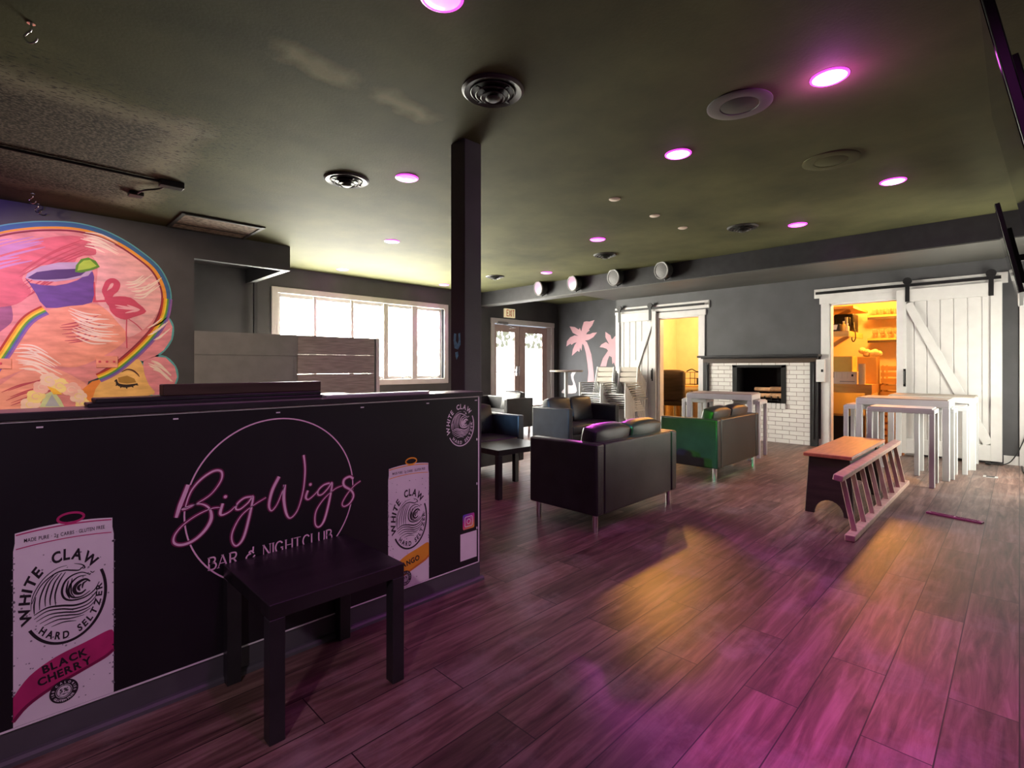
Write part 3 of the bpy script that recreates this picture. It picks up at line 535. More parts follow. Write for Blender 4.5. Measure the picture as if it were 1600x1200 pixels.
# ---------------------------------------------------------------- sliding barn doors
def barn_door(name, x0, x1, lean, trackx, hangers, handle_x, cas, m='white_door', diag=True):
    y = YB - .07; d = sthing(name, ((x0 + x1) / 2, y, 0)); W = x1 - x0; a, b = -W / 2, W / 2; z0, z1 = .03, 2.265; s = .105 if W > .95 else .085
    n = 7 if W > .95 else 6; bm = MB()
    for i in range(n):
        p = a + s * .5 + (W - s) * i / n; q = a + s * .5 + (W - s) * (i + 1) / n
        bm.box(p + .004, q - .004, .018, .036, z0, z1)
    bm.box(a + .02, b - .02, .028, .040, z0 + .01, z1 - .01)
    bm.build('plank_panel', m, d, bevel=.004, seg=1)
    MB().box(a, a + s, -.014, .012, z0, z1).box(b - s, b, -.014, .012, z0, z1).build('stile', m, d, bevel=.003, seg=1)
    MB().box(a + s, b - s, -.014, .012, z1 - .17, z1).box(a + s, b - s, -.014, .012, z0, z0 + .2).build('rail', m, d, bevel=.003, seg=1)
    A = Vector((a + s + .02, -.001, z1 - .19)); B = Vector((b - s - .02, -.001, z0 + .21))
    if not lean: A.x, B.x = B.x, A.x
    MB().bar(A, B, .022, .10, up=(0, 1, 0)) if False else None
    db = MB(); dv = (B - A).normalized(); nn = Vector((dv.z, 0, -dv.x)); hw_ = .05
    poly = [A + nn * hw_, A - nn * hw_, B - nn * hw_, B + nn * hw_]
    db.prism([(v.x, v.z) for v in poly], lambda p, q, h: (p, h, q), -.012, .012); db.build('brace', m, d, bevel=.002, seg=1)
    h = MB(); hz = 1.06; hx = handle_x - (x0 + x1) / 2
    h.tube([(hx, -.014, hz - .09), (hx, -.05, hz - .08), (hx, -.055, hz), (hx, -.05, hz + .08), (hx, -.014, hz + .09)], .008).box(hx - .014, hx + .014, -.018, -.012, hz - .12, hz + .12)
    h.build('handle', 'black_metal', d, smooth=40)
    for k in hangers:
        hx = k - (x0 + x1) / 2
        MB().box(hx - .024, hx + .024, -.022, -.012, z1 - .17, 2.34).cyl((hx, -.03, 2.375), (hx, .0, 2.375), .05, 20).build('hanger', 'black_metal', d, smooth=40)
    t0, t1 = trackx
    tr = sthing('trim_' + ('2' if lean else '3'), (0, YB, 0))
    MB().box(t0, t1, -.03, 0, 2.25, 2.385).build('header_board', 'white_trim', tr, bevel=.003, seg=1)
    MB().box(t0 + .03, t1 - .06, -.078, -.066, 2.30, 2.34).build('track', 'black_metal', tr, bevel=.002, seg=1)
    return d
barn_door('door_3', -1.20, -.15, True, (-2.22, -.10), (-1.08, -.25), -1.11, None)
barn_door('door_2', -5.75, -4.86, False, (-5.80, -3.86), (-5.66, -4.98), -4.93, None)
def casing(name, x0, x1, ztop, cw):
    c = sthing(name, (0, YB, 0))
    MB().box(x0 - cw, x0, -.025, .0, 0, ztop).box(x1, x1 + cw, -.025, 0, 0, ztop).build('casing', 'white_trim', c, bevel=.003, seg=1)
    MB().box(x0 - cw - .02, x1 + cw + .02, -.032, 0, ztop, ztop + .10).build('head_casing', 'white_trim', c, bevel=.003, seg=1)
    MB().box(x0 - .0, x0 + .02, -.01, .13, 0, ztop).box(x1 - .02, x1, -.01, .13, 0, ztop).box(x0, x1, -.01, .13, ztop - .02, ztop).build('jamb', 'white_trim', c)
casing('door_frame_1', -4.83, -4.04, 2.13, .10)
casing('door_frame_2', -2.02, -1.10, 2.155, .11)

# ---------------------------------------------------------------- lights in the ceiling and beam
def pink_light(x, y, label, w=PINK_W, halo=.006, col=PINK, white=False):
    t = thing('ceiling_light', label, 'ceiling light', (x, y, ZC), 0, 'pink ceiling downlights')
    MB().lathe([(.098, 0), (.098, -.004), (.09, -.009), (.088, -.009), (.086, -.009), (.084, -.003)], 32).build('trim_ring', 'pink_glow_ring', t, smooth=50)  # ring given its own glow to stand in for bloom round the lens
    MB().lathe([(.086, -.004), (.070, -.013), (.035, -.018), (.0001, -.019)], 28).build('lens', 'pink_lens_white' if white else 'pink_lens', t, smooth=60)
    lamp('SPOT', 'downlight_glow', (x, y, ZC - .03), col, w, size=.06, target=(x, y, 0), angle=112, blend=.7)
    lamp('POINT', 'downlight_halo', (x, y, ZC - (.09 if halo > .05 else .05)), col, w * halo, size=.03)
for x, y, lb in ((-1.81, 1.37, 'pink downlight cut by the top edge above the bar end'), (-.76, 3.30, 'brightest pink downlight with a wide glow beside the television'), (-1.86, 3.67, 'pink downlight just behind the painted ceiling speaker'),
                 (-.79, 5.55, 'pink downlight in front of the beam next to the farther television'), (-3.76, 2.47, 'pink downlight between the black round vent and the post'), (-5.80, 3.58, 'pink downlight over the half wall, in front of the windows'),
                 (-8.07, 4.03, 'pink downlight tight above the long window'), (-8.14, 6.22, 'pink downlight beside the post above the window corner'), (-3.84, 5.40, 'pink downlight nearest the row of stage lights'),
                 (-5.83, 6.68, 'pink downlight above the leftmost stage light'), (-1.81, 6.47, 'pink downlight beside the small round vent near the fireplace beam')):
    pink_light(x, y, lb, PINK_W * (.35 if 'bar end' in lb else 2.2 if 'brightest' in lb else 1), halo=.10 if 'brightest' in lb else .014, white='bright' in lb or 'television' in lb or 'speaker' in lb)
def hidden_light(x, y, col, w): lamp('SPOT', 'downlight_glow', (x, y, ZC - .03), col, w, size=.06, target=(x, y, 0), angle=150, blend=.8)
hidden_light(-.1, .9, PINK, 16); lamp('SPOT', 'banner_fill', (.15, -1.2, 2.3), (1, .70, .92), 42, size=.08, target=(-2.17, .75, .62), angle=52, blend=.7)  # the banner lamp is an unseen fill added to brighten the bar front
lamp('SPOT', 'magenta_stage_beam', (-.2, -1.2, 2.6), (.9, .05, .75), 420, size=.06, target=(-.35, 2.1, 0), angle=22, blend=1)
lamp('SPOT', 'mural_fill', (-4.6, -.9, 2.75), (1, .74, .58), 170, size=.08, target=(-7.05, .75, 1.45), angle=58, blend=.6)  # unseen fill lamp, added to brighten the mural
lamp('SPOT', 'violet_spot', (-4.9, -1.2, 2.75), (.35, .16, 1), 70, size=.08, target=(-7.05, -.2, 2.2), angle=50, blend=.9)
lamp('SPOT', 'green_stage_beam', (-1.0, -1.0, 2.6), (.10, 1, .06), 1000, size=.06, target=(-2.42, 5.0, .50), angle=10, blend=.8)
lamp('SPOT', 'blue_stage_beam', (-1.4, -1.0, 2.6), (.08, .2, 1), 420, size=.06, target=(-2.5, 5.3, .2), angle=8, blend=.9)
lamp('SPOT', 'pale_blue_stage_beam', (-1.8, -1.0, 2.6), (.30, .6, 1), 1500, size=.06, target=(-4.55, 5.25, .42), angle=7, blend=.8)
def stage_light(x, label, lens, beam=None):
    c = Vector((x, 7.30, 2.725)); n = Vector((-.2, -.96, -.12)).normalized()
    t = thing('stage_light', label, 'stage light', c, 0, 'stage lights on the beam')
    R = n.to_track_quat('Z', 'X').to_matrix()
    MB().lathe([(.075, -.15), (.12, -.13), (.128, -.03), (.128, .0), (.122, .0), (.118, -.02)], 28, R=R).build('can_body', 'black_metal', t, smooth=40)
    MB().lathe([(.135, -.012), (.145, 0), (.135, .014), (.118, .012), (.118, 0)], 28, R=R).build('rim', 'speaker_grey', t, smooth=50)
    MB().lathe([(.122, .002), (.08, .012), (.0001, .016)], 28, R=R).build('lens', lens, t, smooth=60)
    s = R @ Vector((1, 0, 0))
    a = -n * .06
    MB().tube([a + s * .13, a + s * .16, Vector((.05, .14, .0)) + s * .12, Vector((.06, .19, -.02))], .012).tube([a - s * .13, a - s * .15, Vector((.05, .14, 0)) - s * .1, Vector((.06, .19, -.02))], .012).cyl((.06, .15, -.02), (.06, .19, -.02), .03).build('yoke', 'black_metal', t, smooth=40)
    if beam:
        lamp('SPOT', 'stage_beam', c + n * .05, beam[0], beam[1], size=.06, target=beam[2], angle=beam[3], blend=.7)
stage_light(-6.58, 'stage light on the beam farthest from the fireplace, pink lens', 'par_pink')
stage_light(-5.75, 'pink stage light second from the exit end of the beam', 'par_pink', ((.9, .08, .75), 480, (-.85, 2.55, 0), 15))
stage_light(-4.87, 'unlit grey stage light third along the beam from the exit', 'par_grey')
stage_light(-3.98, 'grey stage light on the beam nearest the fireplace', 'par_grey', ((1, .42, .06), 110, (-1.40, 2.85, 0), 11))
def diffuser(x, y, r, label, step=.02):
    t = thing('ceiling_vent', label, 'ceiling vent', (x, y, ZC), 0, 'round black ceiling vents')
    MB().lathe([(r, 0), (r, -.006), (r * .92, -.018), (r * .74, -.010), (r * .72, 0)], 40).build('flange', 'vent_black', t, smooth=40)
    for i, (k, z) in enumerate(((.70, .006), (.54, .022), (.38, .036))):
        MB().lathe([(r * (k - .16), -z - .004), (r * (k - .04), -z - .004), (r * k, -z - .012), (r * (k + .02), -z - .010), (r * (k - .03), -z + .002), (r * (k - .15), -z + .004)], 36).build('louvre_ring', 'vent_black', t, smooth=40)
    MB().lathe([(.0001, -.062), (r * .16, -.062), (r * .24, -.052), (r * .22, -.046), (.0001, -.046)], 28).build('centre_cone', 'vent_black', t, smooth=40)
    MB().box(-r * .7, r * .7, -.006, .006, -.03, -.02).box(-.006, .006, -r * .7, r * .7, -.03, -.02).cyl((0, 0, -.05), (0, 0, 0), .02, 12).build('spokes', 'vent_black', t)
diffuser(-2.21, 2.05, .185, 'large black round vent right above the post')
diffuser(-4.17, 2.12, .19, 'black round vent with stepped cone, left of the post')
diffuser(-2.30, 6.13, .17, 'round vent beside the pink downlight near the fireplace beam')
diffuser(-4.29, 6.22, .17, 'round vent just above the stage lights')
diffuser(-6.74, 6.30, .17, 'small round vent near the exit end of the beam')
def speaker(x, y, r, label, m):
    t = thing('ceiling_speaker', label, 'speaker', (x, y, ZC))
    MB().lathe([(r, 0), (r, -.006), (r * .93, -.012), (r * .6, -.010), (r * .58, 0)], 40).build('baffle_ring', m, t, smooth=40)
    MB().lathe([(r * .59, -.006), (r * .5, -.012), (.0001, -.016)], 32).build('grille', 'vent_black' if m == 'speaker_grey' else m, t, smooth=60)
speaker(-1.24, 3.25, .19, 'round grey ceiling speaker with dark grille before the bright downlight', 'speaker_grey')
speaker(-1.06, 4.64, .20, 'round ceiling speaker painted over in ceiling colour', 'ceiling')
for x, y, lb in ((-2.80, 4.22, 'small round ceiling cover plate nearest the post'), (-2.80, 4.99, 'small round ceiling cover plate, middle of three in line'), (-2.81, 5.66, 'small round ceiling cover plate farthest of three in line')):
    tag(MB().lathe([(.055, 0), (.055, -.004), (.045, -.010), (.0001, -.011)], 24, (x, y, ZC)).build('cover_plate', 'plate_grey', smooth=40), lb, 'cover plate', 'ceiling cover plates')
def hook(x, y, label):
    pts = [(0, 0, 0), (0, 0, -.03)] + [(.02 * (math.sin(a)) , .022 * math.cos(a) - .022 * 0, -.055 - .025 * math.sin(a)) for a in [PI * .75 + i * PI * 1.15 / 10 for i in range(11)]]
    pts = [(0, 0, 0), (0, 0, -.035), (-.012, -.012, -.045)] + [(.032 * -math.cos(a) * .7, .032 * -math.cos(a) * .7, -.062 - .032 * math.sin(a)) for a in [i * PI / 9 for i in range(9)]]
    t = MB().tube([(p[0] + x, p[1] + y, p[2] + ZC) for p in smooth_path(pts, 3)], .005, 8).lathe([(.016, 0), (.016, -.004), (.0001, -.005)], 14, (x, y, ZC)).build('ceiling_hook', 'chrome', smooth=60)
    tag(t, label, 'hook', 'metal ceiling hooks')
hook(-3.335, .09, 'shiny metal screw hook alone in the dark ceiling'); hook(-6.60, .19, 'small metal hook above the painted wig, nearer one'); hook(-6.98, .24, 'small metal hook close to the mural wall')
g = thing('return_grille', 'dusty rectangular return grille in the ceiling before the mural wall', 'grille', (-6.62, 1.75, ZC))
MB().box(-.40, .36, -.42, -.38, -.016, 0).box(-.40, .36, .38, .42, -.016, 0).box(-.40, -.36, -.38, .38, -.016, 0).box(.32, .36, -.38, .38, -.022, 0).box(-.16, -.14, -.38, .38, -.014, 0).build('frame', 'vent_black', g, bevel=.002, seg=1)
gl = MB()
for i in range(22): gl.bar((-.36 + i * .031, -.38, -.006), (-.36 + i * .031, .38, -.006), .016, .004)
gl.box(-.36, .32, -.38, .38, -.003, -.001); gl.build('slats', 'dust', g)
c = thing('ceiling_conduit', 'black conduit and wiring box fixed under the rough ceiling patch', 'conduit', (-5.33, 0, ZC))
MB().tube([(0, -2.2, -.014), (0, .98, -.014)], .012).build('pipe', 'black_metal', c, smooth=60)
MB().box(-.05, .05, .96, 1.14, -.05, 0).build('junction_box', 'black_metal', c, bevel=.005)
MB().box(-.62, -.5, .82, .93, -.035, 0).build('small_box', 'black_metal', c, bevel=.005)
MB().tube(smooth_path([(-.05, 1.02, -.02), (-.2, 1.0, -.02), (-.32, .9, -.03), (-.5, .88, -.02)], 5), .008).build('cable', 'black_metal', c, smooth=60)

# ---------------------------------------------------------------- bar counter and its printed banner
BX = -2.17
bar = thing('bar_counter', 'long dark bar counter with printed front panel', 'bar counter', (BX, 0, 0))
MB().box(-.12, -.004, -2.2, 1.915, 0, 1.055).build('front_wall', 'bar_wall', bar, world=False)
MB().box(-.19, .004, -2.2, 1.925, 1.045, 1.07).build('bar_top', 'bar_top', bar, bevel=.003)  # pale tone paints in the light reflected off the top
MB().box(.0041, .015, -2.2, 1.925, 1.045, 1.069).build('nosing', 'black_paint', bar, bevel=.003)
MB().box(-.72, -.12, -2.2, 1.85, .86, .90).build('work_top', 'steel', bar, bevel=.004)
MB().box(-.66, -.12, -2.2, 1.85, .10, .86).build('cabinet', 'black_paint', bar)
MB().prism([(0, 0), (.022, 0), (.020, .012), (.012, .02), (0, .022)], lambda a, b, h: (a - .004, h, b), -2.2, 1.93).build('base_moulding', 'bar_wall', bar)
fB = lambda y, z, h: (BX + .001 + h, y, z)
bn = thing('bar_banner', 'black printed banner across the bar front with script bar name', 'banner', (BX, .4, .57))
K = dict(world=True)
MB().box(BX - .003, BX + .001, -2.2, 1.908, .10, 1.045).build('panel', 'banner', bn, **K)
m = MB()
for a, b, c_, d_ in ((-2.2, 1.905, 1.038, 1.044), (-2.2, 1.905, .102, .108), (1.897, 1.905, .102, 1.044)): m.box(BX + .001, BX + .0025, a, b, c_, d_)
m.build('border', 'print_white', bn, **K)
m = MB()
for y in (-.9, -.35, .078, .44, .80, 1.18, 1.55, 1.88): m.box(BX + .001, BX + .004, y - .008, y + .008, 1.018, 1.023)
for z in (.8, .55, .3): m.box(BX + .001, BX + .004, 1.884, 1.890, z - .006, z + .006)
m.build('staples', 'print_white', bn, **K)
m = MB(); ring(m, (.800, .662), .333, .0055, fB, .0006, n=96); m.build('circle_outline', 'neon_pink', bn, **K)
hal = MB(); m = MB()
for pts, ws in SCRIPT:
    P_, W_ = smooth_path(pts, 6, ws)
    ribbon(hal, P_, [w_ * 1.0 + .011 for w_ in W_], fB, .0008); ribbon(m, P_, [w_ * 1.25 for w_ in W_], fB, .0016)
for c_ in DOTS: disc(hal, c_, .010, fB, .0008, 16); disc(m, c_, .006, fB, .0016, 16)
hal.build('lettering_glow', 'halo_pink', bn, **K); m.build('script_lettering', 'neon_pink', bn, **K)
# serif caption BAR & NIGHTCLUB
SER = {'B': [[(.1, 0), (.1, 1)], [(.1, 1), (.5, .97), (.6, .77), (.45, .56), (.1, .53)], [(.1, .53), (.55, .5), (.68, .27), (.52, .02), (.1, 0)]],
       'A': [[(0, 0), (.37, 1)], [(.37, 1), (.74, 0)], [(.13, .34), (.60, .34)]], 'R': [[(.1, 0), (.1, 1)], [(.1, 1), (.52, .97), (.62, .76), (.48, .53), (.1, .5)], [(.38, .5), (.72, 0)]],
       'N': [[(.1, 0), (.1, 1)], [(.1, 1), (.72, 0)], [(.72, 0), (.72, 1)]], 'I': [[(.12, 0), (.12, 1)]], 'G': [[(.72, .82), (.5, 1), (.2, .9), (.06, .5), (.2, .1), (.5, 0), (.72, .14), (.72, .44)], [(.55, .44), (.8, .44)]],
       'H': [[(.1, 0), (.1, 1)], [(.72, 0), (.72, 1)], [(.1, .52), (.72, .52)]], 'T': [[(.36, 0), (.36, 1)], [(.02, .98), (.7, .98)]], 'C': [[(.70, .82), (.5, 1), (.2, .9), (.06, .5), (.2, .1), (.5, 0), (.70, .16)]],
       'L': [[(.1, 0), (.1, 1)], [(.1, .02), (.58, .02), (.6, .16)]], 'U': [[(.1, 1), (.1, .3), (.25, .04), (.5, .02), (.68, .25), (.68, 1)]], '&': [[(.8, .55), (.55, .8), (.35, .7), (.5, .55), (.25, .5), (.08, .25), (.25, .02), (.6, .05), (.9, .35)], [(.75, 1.15), (.72, .75)]]}
m = MB(); x = .543; hh = .046
for word in ('BAR', '&', 'NIGHTCLUB'):
    for ch in word:
        s_ = hh if ch != '&' else hh * .95
        for i, st in enumerate(SER[ch]):
            q = [(x + a * s_ * .9, .440 + b * s_) for a, b in st]
            if len(q) > 2: q = smooth_path(q, 4)
            thin = ch in 'NA' and i != 1 or (ch in 'HT' and i == len(SER[ch]) - 1)
            ribbon(m, q, .0028 if thin else .0058, fB, .001)
            if len(st) == 2 and abs(st[0][0] - st[1][0]) < .4 and ch not in '&':
                for e_ in st:
                    if e_[1] in (0, 1) and not (ch == 'N' and i == 1): ribbon(m, [(x + (e_[0] - .11) * s_ * .9, .440 + e_[1] * s_), (x + (e_[0] + .11) * s_ * .9, .440 + e_[1] * s_)], .0026, fB, .001)
        wch = max(a for st in SER[ch] for a, b in st)
        x += (wch + .17) * s_ * .9
    x += .022
m.build('caption_lettering', 'neon_pink', bn, **K)
WAVE = [([(155, 545), (165, 470), (210, 400), (270, 360), (325, 352)], .7), ([(160, 510), (200, 430), (260, 385), (310, 375), (345, 382), (380, 390), (395, 383), (412, 370)], 1.2), ([(360, 350), (400, 365), (413, 385), (390, 380)], .9),
        ([(300, 385), (265, 430), (245, 500), (245, 540)], 1.1), ([(318, 385), (287, 430), (268, 490), (270, 545)], 1.1), ([(282, 385), (243, 425), (222, 490), (222, 540)], 1), ([(262, 388), (225, 425), (198, 490), (195, 550)], 1), ([(178, 480), (170, 520), (171, 565)], 1),
        ([(440, 428), (400, 405), (350, 410), (315, 435), (300, 480), (312, 520), (350, 540), (410, 540), (460, 515), (487, 475)], 1.5), ([(440, 462), (415, 445), (380, 455), (360, 480), (368, 507), (395, 514), (418, 500)], 2.6), ([(420, 425), (380, 425), (345, 450), (332, 490), (350, 524), (395, 532), (440, 512)], 1.5),
        ([(332, 432), (322, 485), (338, 528)], 1.2), ([(350, 425), (345, 455), (346, 500), (362, 525)], 1), ([(395, 465), (380, 480), (388, 500)], 2), ([(425, 455), (405, 465), (400, 490)], 1.4),
        ([(170, 570), (230, 548), (300, 555), (370, 570), (430, 560), (477, 520)], 1.6), ([(170, 590), (230, 565), (300, 572), (360, 588), (430, 580), (473, 545)], 1.2), ([(180, 605), (240, 585), (310, 592), (370, 605), (430, 598), (462, 575)], 1.2), ([(195, 620), (260, 603), (330, 612), (390, 622), (442, 605)], 1.1), ([(215, 635), (280, 622), (340, 632), (410, 632)], 1), ([(250, 650), (310, 642), (370, 652)], .9),
        ([(440, 408), (452, 418), (463, 412)], .8), ([(436, 420), (444, 424)], .8)]
def emblem(mb, c, R, fn, h, sx, wk=1.):
    for pts, w_ in WAVE:
        q = smooth_path([(c[0] + (px - 320) / 215 * R * sx, c[1] + (518 - pz) / 215 * R * 1.04) for px, pz in pts], 5)
        n = len(q); ws = [R * .030 * w_ * wk * (.35 + .65 * math.sin(PI * i / (n - 1))) for i in range(n)]
        ribbon(mb, q, ws, fn, h)
def badge_text(mb, c, R, fn, h, sx, bold=.02):
    arc_text(mb, 'WHITE', c, R * 1.02, 205, 128, R * .36, fn, h, bold, sx=sx)
    arc_text(mb, 'CLAW', c, R * 1.02, 112, 38, R * .36, fn, h, bold, sx=sx)
    arc_text(mb, 'HARD', c, R * .87, 222, 277, R * .235, fn, h, bold, True, sx=sx)
    arc_text(mb, 'SELTZER', c, R * .87, 289, 372, R * .235, fn, h, bold, True, sx=sx)
    ring(mb, c, R * 1.05, R * .06, fn, h, 212, 388, 60, sx)
def can_print(yc, W, ztop, zbot, flav, mflav, mdark, tab, ec, lines, badge_c, bandz):
    cw = W / 2; b = MB()
    arc = [(yc - cw * .97 + 2 * cw * .97 * i / 12, ztop + .012 * math.sin(PI * i / 12) * -.0 + .010 * ((i - 6) / 6) ** 2 * -1 + .010) for i in range(13)]
    outline = arc[::-1] + [(yc - cw * .97, ztop - .03), (yc - cw, ztop - .055), (yc - cw, zbot), (yc + cw, zbot), (yc + cw, ztop - .055), (yc + cw * .97, ztop - .03)]
    patch(b, outline, fB, .0006)
    can = b.build('can_picture', 'print_white', bn, tri=True, **K); can['label'] = 'picture of a tall white drink can'
    m1 = MB()
    for dz, w_ in ((-.004, .004), (-.047, .003)):
        ribbon(m1, [(yc - cw * .95 + 1.9 * cw * i / 12, ztop + .006 + dz - .008 * ((i - 6) / 6) ** 2) for i in range(13)], w_, fB, .001)
    m1.build('rim_line', mflav, can, **K)
    m1 = MB(); line_text(m1, 'MADE PURE · 2g CARBS · GLUTEN FREE', (yc, ztop - .026), .0165, fB, .0012, .01, .1, 0, .62 * W / .243); m1.build('rim_lettering', 'print_black', can, **K)
    m1 = MB(); ring(m1, (yc + .012, ztop + .022), .016, .007, fB, .0009, 0, 360, 32, 2.0); m1.build('tab', tab, can, **K)
    m1 = MB(); ws = []
    top = [(yc - cw, bandz - .06), (yc - cw * .7, bandz - .01), (yc - cw * .2, bandz + .025), (yc + cw * .4, bandz + .045), (yc + cw * .9, bandz + .062), (yc + cw, bandz + .05)]
    bot = [(yc + cw, bandz - .015), (yc + cw * .8, bandz - .03), (yc + cw * .3, bandz - .05), (yc - cw * .3, bandz - .075), (yc - cw * .75, bandz - .105), (yc - cw, bandz - .14)]
    patch(m1, smooth_path(top, 4) + smooth_path(bot, 4), fB, .0011); m1.build('flavour_band', mflav, can, tri=True, **K)
    m1 = MB(); ribbon(m1, smooth_path([(yc - cw, bandz - .135), (yc - cw * .75, bandz - .1), (yc - cw * .3, bandz - .070), (yc + cw * .3, bandz - .045), (yc + cw * .8, bandz - .024), (yc + cw, bandz - .008)], 4), .010, fB, .0014); m1.build('band_edge', mdark, can, **K)
    m1 = MB()
    for i, (tx, dy, dz, sz) in enumerate(lines): line_text(m1, tx, (yc + dy, bandz + dz), sz, fB, .0017, .035, .1, .17, .9)
    m1.build('flavour_lettering', 'print_black', can, **K)
    m1 = MB(); emblem(m1, ec, .128, fB, .0012, .84); m1.build('wave_emblem', 'print_black', can, **K)
    m1 = MB(); badge_text(m1, ec, .136, fB, .0012, .70, .035); m1.build('brand_lettering', 'print_black', can, **K)
    bc = badge_c; m1 = MB(); ring(m1, bc, .029, .015, fB, .0018, sx=.95); ring(m1, bc, .0185, .002, fB, .0018, sx=.95)
    line_text(m1, '5%', (bc[0], bc[1] + .003), .017, fB, .0018, .03); line_text(m1, 'ALC/VOL', (bc[0], bc[1] - .009), .0055, fB, .0018, .02); m1.build('badge', 'print_black', can, **K)
    m1 = MB(); arc_text(m1, '100 CALORIES', bc, .0285, 200, -20, .009, fB, .0021, .03, sx=.95); arc_text(m1, 'GLUTEN FREE', bc, .0285, 212, 328, .009, fB, .0021, .03, True, sx=.95); disc(m1, bc, .0001, fB, .0021, 6); m1.build('badge_lettering', 'print_white', can, **K)
    R3 = random.Random(int(yc * 100) + 5); m1 = MB()
    for i in range(70):
        a = R3.uniform(-.97, .97); disc(m1, (yc + a * cw, R3.uniform(zbot + .02, ztop - .07)), R3.uniform(.0012, .003), fB, .001, 8)
    for i in range(40): disc(m1, (yc + R3.choice((-1, 1)) * cw * R3.uniform(.98, 1.02), R3.uniform(zbot + .02, ztop - .07)), R3.uniform(.002, .004), fB, .0011, 8)
    dd = m1.build('dew_drops', 'print_grey', can, **K); dd['kind'] = 'stuff'
can_print(.140, .243, .700, .109, 'BLACK CHERRY', 'cherry', 'cherry_dark', 'cherry', (.140, .468), (('BLACK', -.002, .005, .034), ('CHERRY', -.002, -.029, .034)), (.135, .170), .262)
can_print(1.438, .240, .712, .109, 'MANGO', 'mango', 'mango_dark', 'mango', (1.442, .440), (('MANGO', -.005, -.012, .036),), (1.415, .155), .240)
m = MB(); ec = (1.772, .885); emblem(m, ec, .098, fB, .0010, .9, 1.25); badge_text(m, ec, .104, fB, .0010, .84, .03); m.build('round_logo', 'print_white', bn, **K)
for nm, mt, wd_, r_, h_ in (('camera_icon', 'mural_violet', .056, .014, .0010),):
    b = MB()
    def rrect(c, s_, r, n=5):
        out = []
        for cx_, cz_, a0 in ((s_ - r, s_ - r, 0), (-s_ + r, s_ - r, 90), (-s_ + r, -s_ + r, 180), (s_ - r, -s_ + r, 270)):
            for i in range(n + 1):
                a = math.radians(a0 + 90 * i / n); out.append((c[0] + cx_ + r * math.cos(a), c[1] + cz_ + r * math.sin(a)))
        return out
    icon_c = (1.827, .350)
    im, nt, bb = _nt('icon_gradient'); g_ = nt.nodes.new('ShaderNodeNewGeometry'); s_ = nt.nodes.new('ShaderNodeSeparateXYZ'); nt.links.new(g_.outputs['Position'], s_.inputs[0])
    ad = nt.nodes.new('ShaderNodeMath'); ad.operation = 'MULTIPLY_ADD'; ad.inputs[1].default_value = -.5; nt.links.new(s_.outputs['Y'], ad.inputs[0]); nt.links.new(s_.outputs['Z'], ad.inputs[2])
    mr = nt.nodes.new('ShaderNodeMapRange'); mr.inputs['From Min'].default_value = .35 - .9135 - .055; mr.inputs['From Max'].default_value = .35 - .9135 + .055; nt.links.new(ad.outputs[0], mr.inputs['Value'])
    rp = nt.nodes.new('ShaderNodeValToRGB'); e = rp.color_ramp.elements; e[0].color = (.95, .45, .05, 1); e[1].color = (.10, .08, .60, 1); x_ = e.new(.5); x_.color = (.80, .05, .30, 1); nt.links.new(mr.outputs[0], rp.inputs[0]); nt.links.new(rp.outputs[0], bb.inputs['Base Color'])
    M['icon'] = im
    patch(b, rrect(icon_c, .042, .009), fB, .0008); ic = b.build('camera_icon', 'icon', bn, tri=True, **K)
    b = MB(); o_ = rrect(icon_c, .027, .008); ribbon(b, o_ + [o_[0]], .005, fB, .0014); ring(b, icon_c, .0125, .0045, fB, .0014); disc(b, (icon_c[0] + .016, icon_c[1] + .016), .003, fB, .0014, 12); b.build('icon_outline', 'print_white', ic, **K)
m = MB(); m.box(BX + .001, BX + .0022, 1.768, 1.886, .140, .288); m.build('blank_white_square', 'print_white', bn, **K)

# ---------------------------------------------------------------- things lying on the bar
def board(name, label, cat, m_, x0, x1, y0, y1, z0, z1, rz=0, bev=.003):
    c_ = Vector(((x0 + x1) / 2, (y0 + y1) / 2, z0)); mb = MB().box(x0 - c_.x, x1 - c_.x, y0 - c_.y, y1 - c_.y, 0, z1 - z0)
    o = mb.build(name, m_, bevel=bev, seg=1); o.location = c_; o.rotation_euler = (0, 0, rz); tag(o, label, cat); return o
board('board', 'longest thin black board at the bottom of the pile on the bar', 'board', 'black_paint', -2.36, -2.24, .20, 1.16, 1.0702, 1.084)
board('board', 'thin black board, middle of the pile on the bar top', 'board', 'black_paint', -2.355, -2.245, .22, 1.02, 1.0843, 1.0995, .012)
board('timber_beam', 'short dark brown timber lying on top of the black boards', 'timber', 'walnut', -2.335, -2.27, .42, 1.03, 1.0998, 1.143)
mb = MB(); out = [(-.03, -.3), (.03, -.3), (.03, .22)] + [(.03 * math.cos(a), .22 + .06 * math.sin(a)) for a in [i * PI / 8 for i in range(1, 8)]] + [(-.03, .22)]
mb.prism(out, lambda a, b, h: (a, b, h), 0, .012); o = mb.build('rounded_tray', 'stand_grey', bevel=.003); o.location = (-2.225, 1.40, 1.0702); o.location.y = 1.32; tag(o, 'pale tray with a rounded end on the bar past the boards', 'tray')

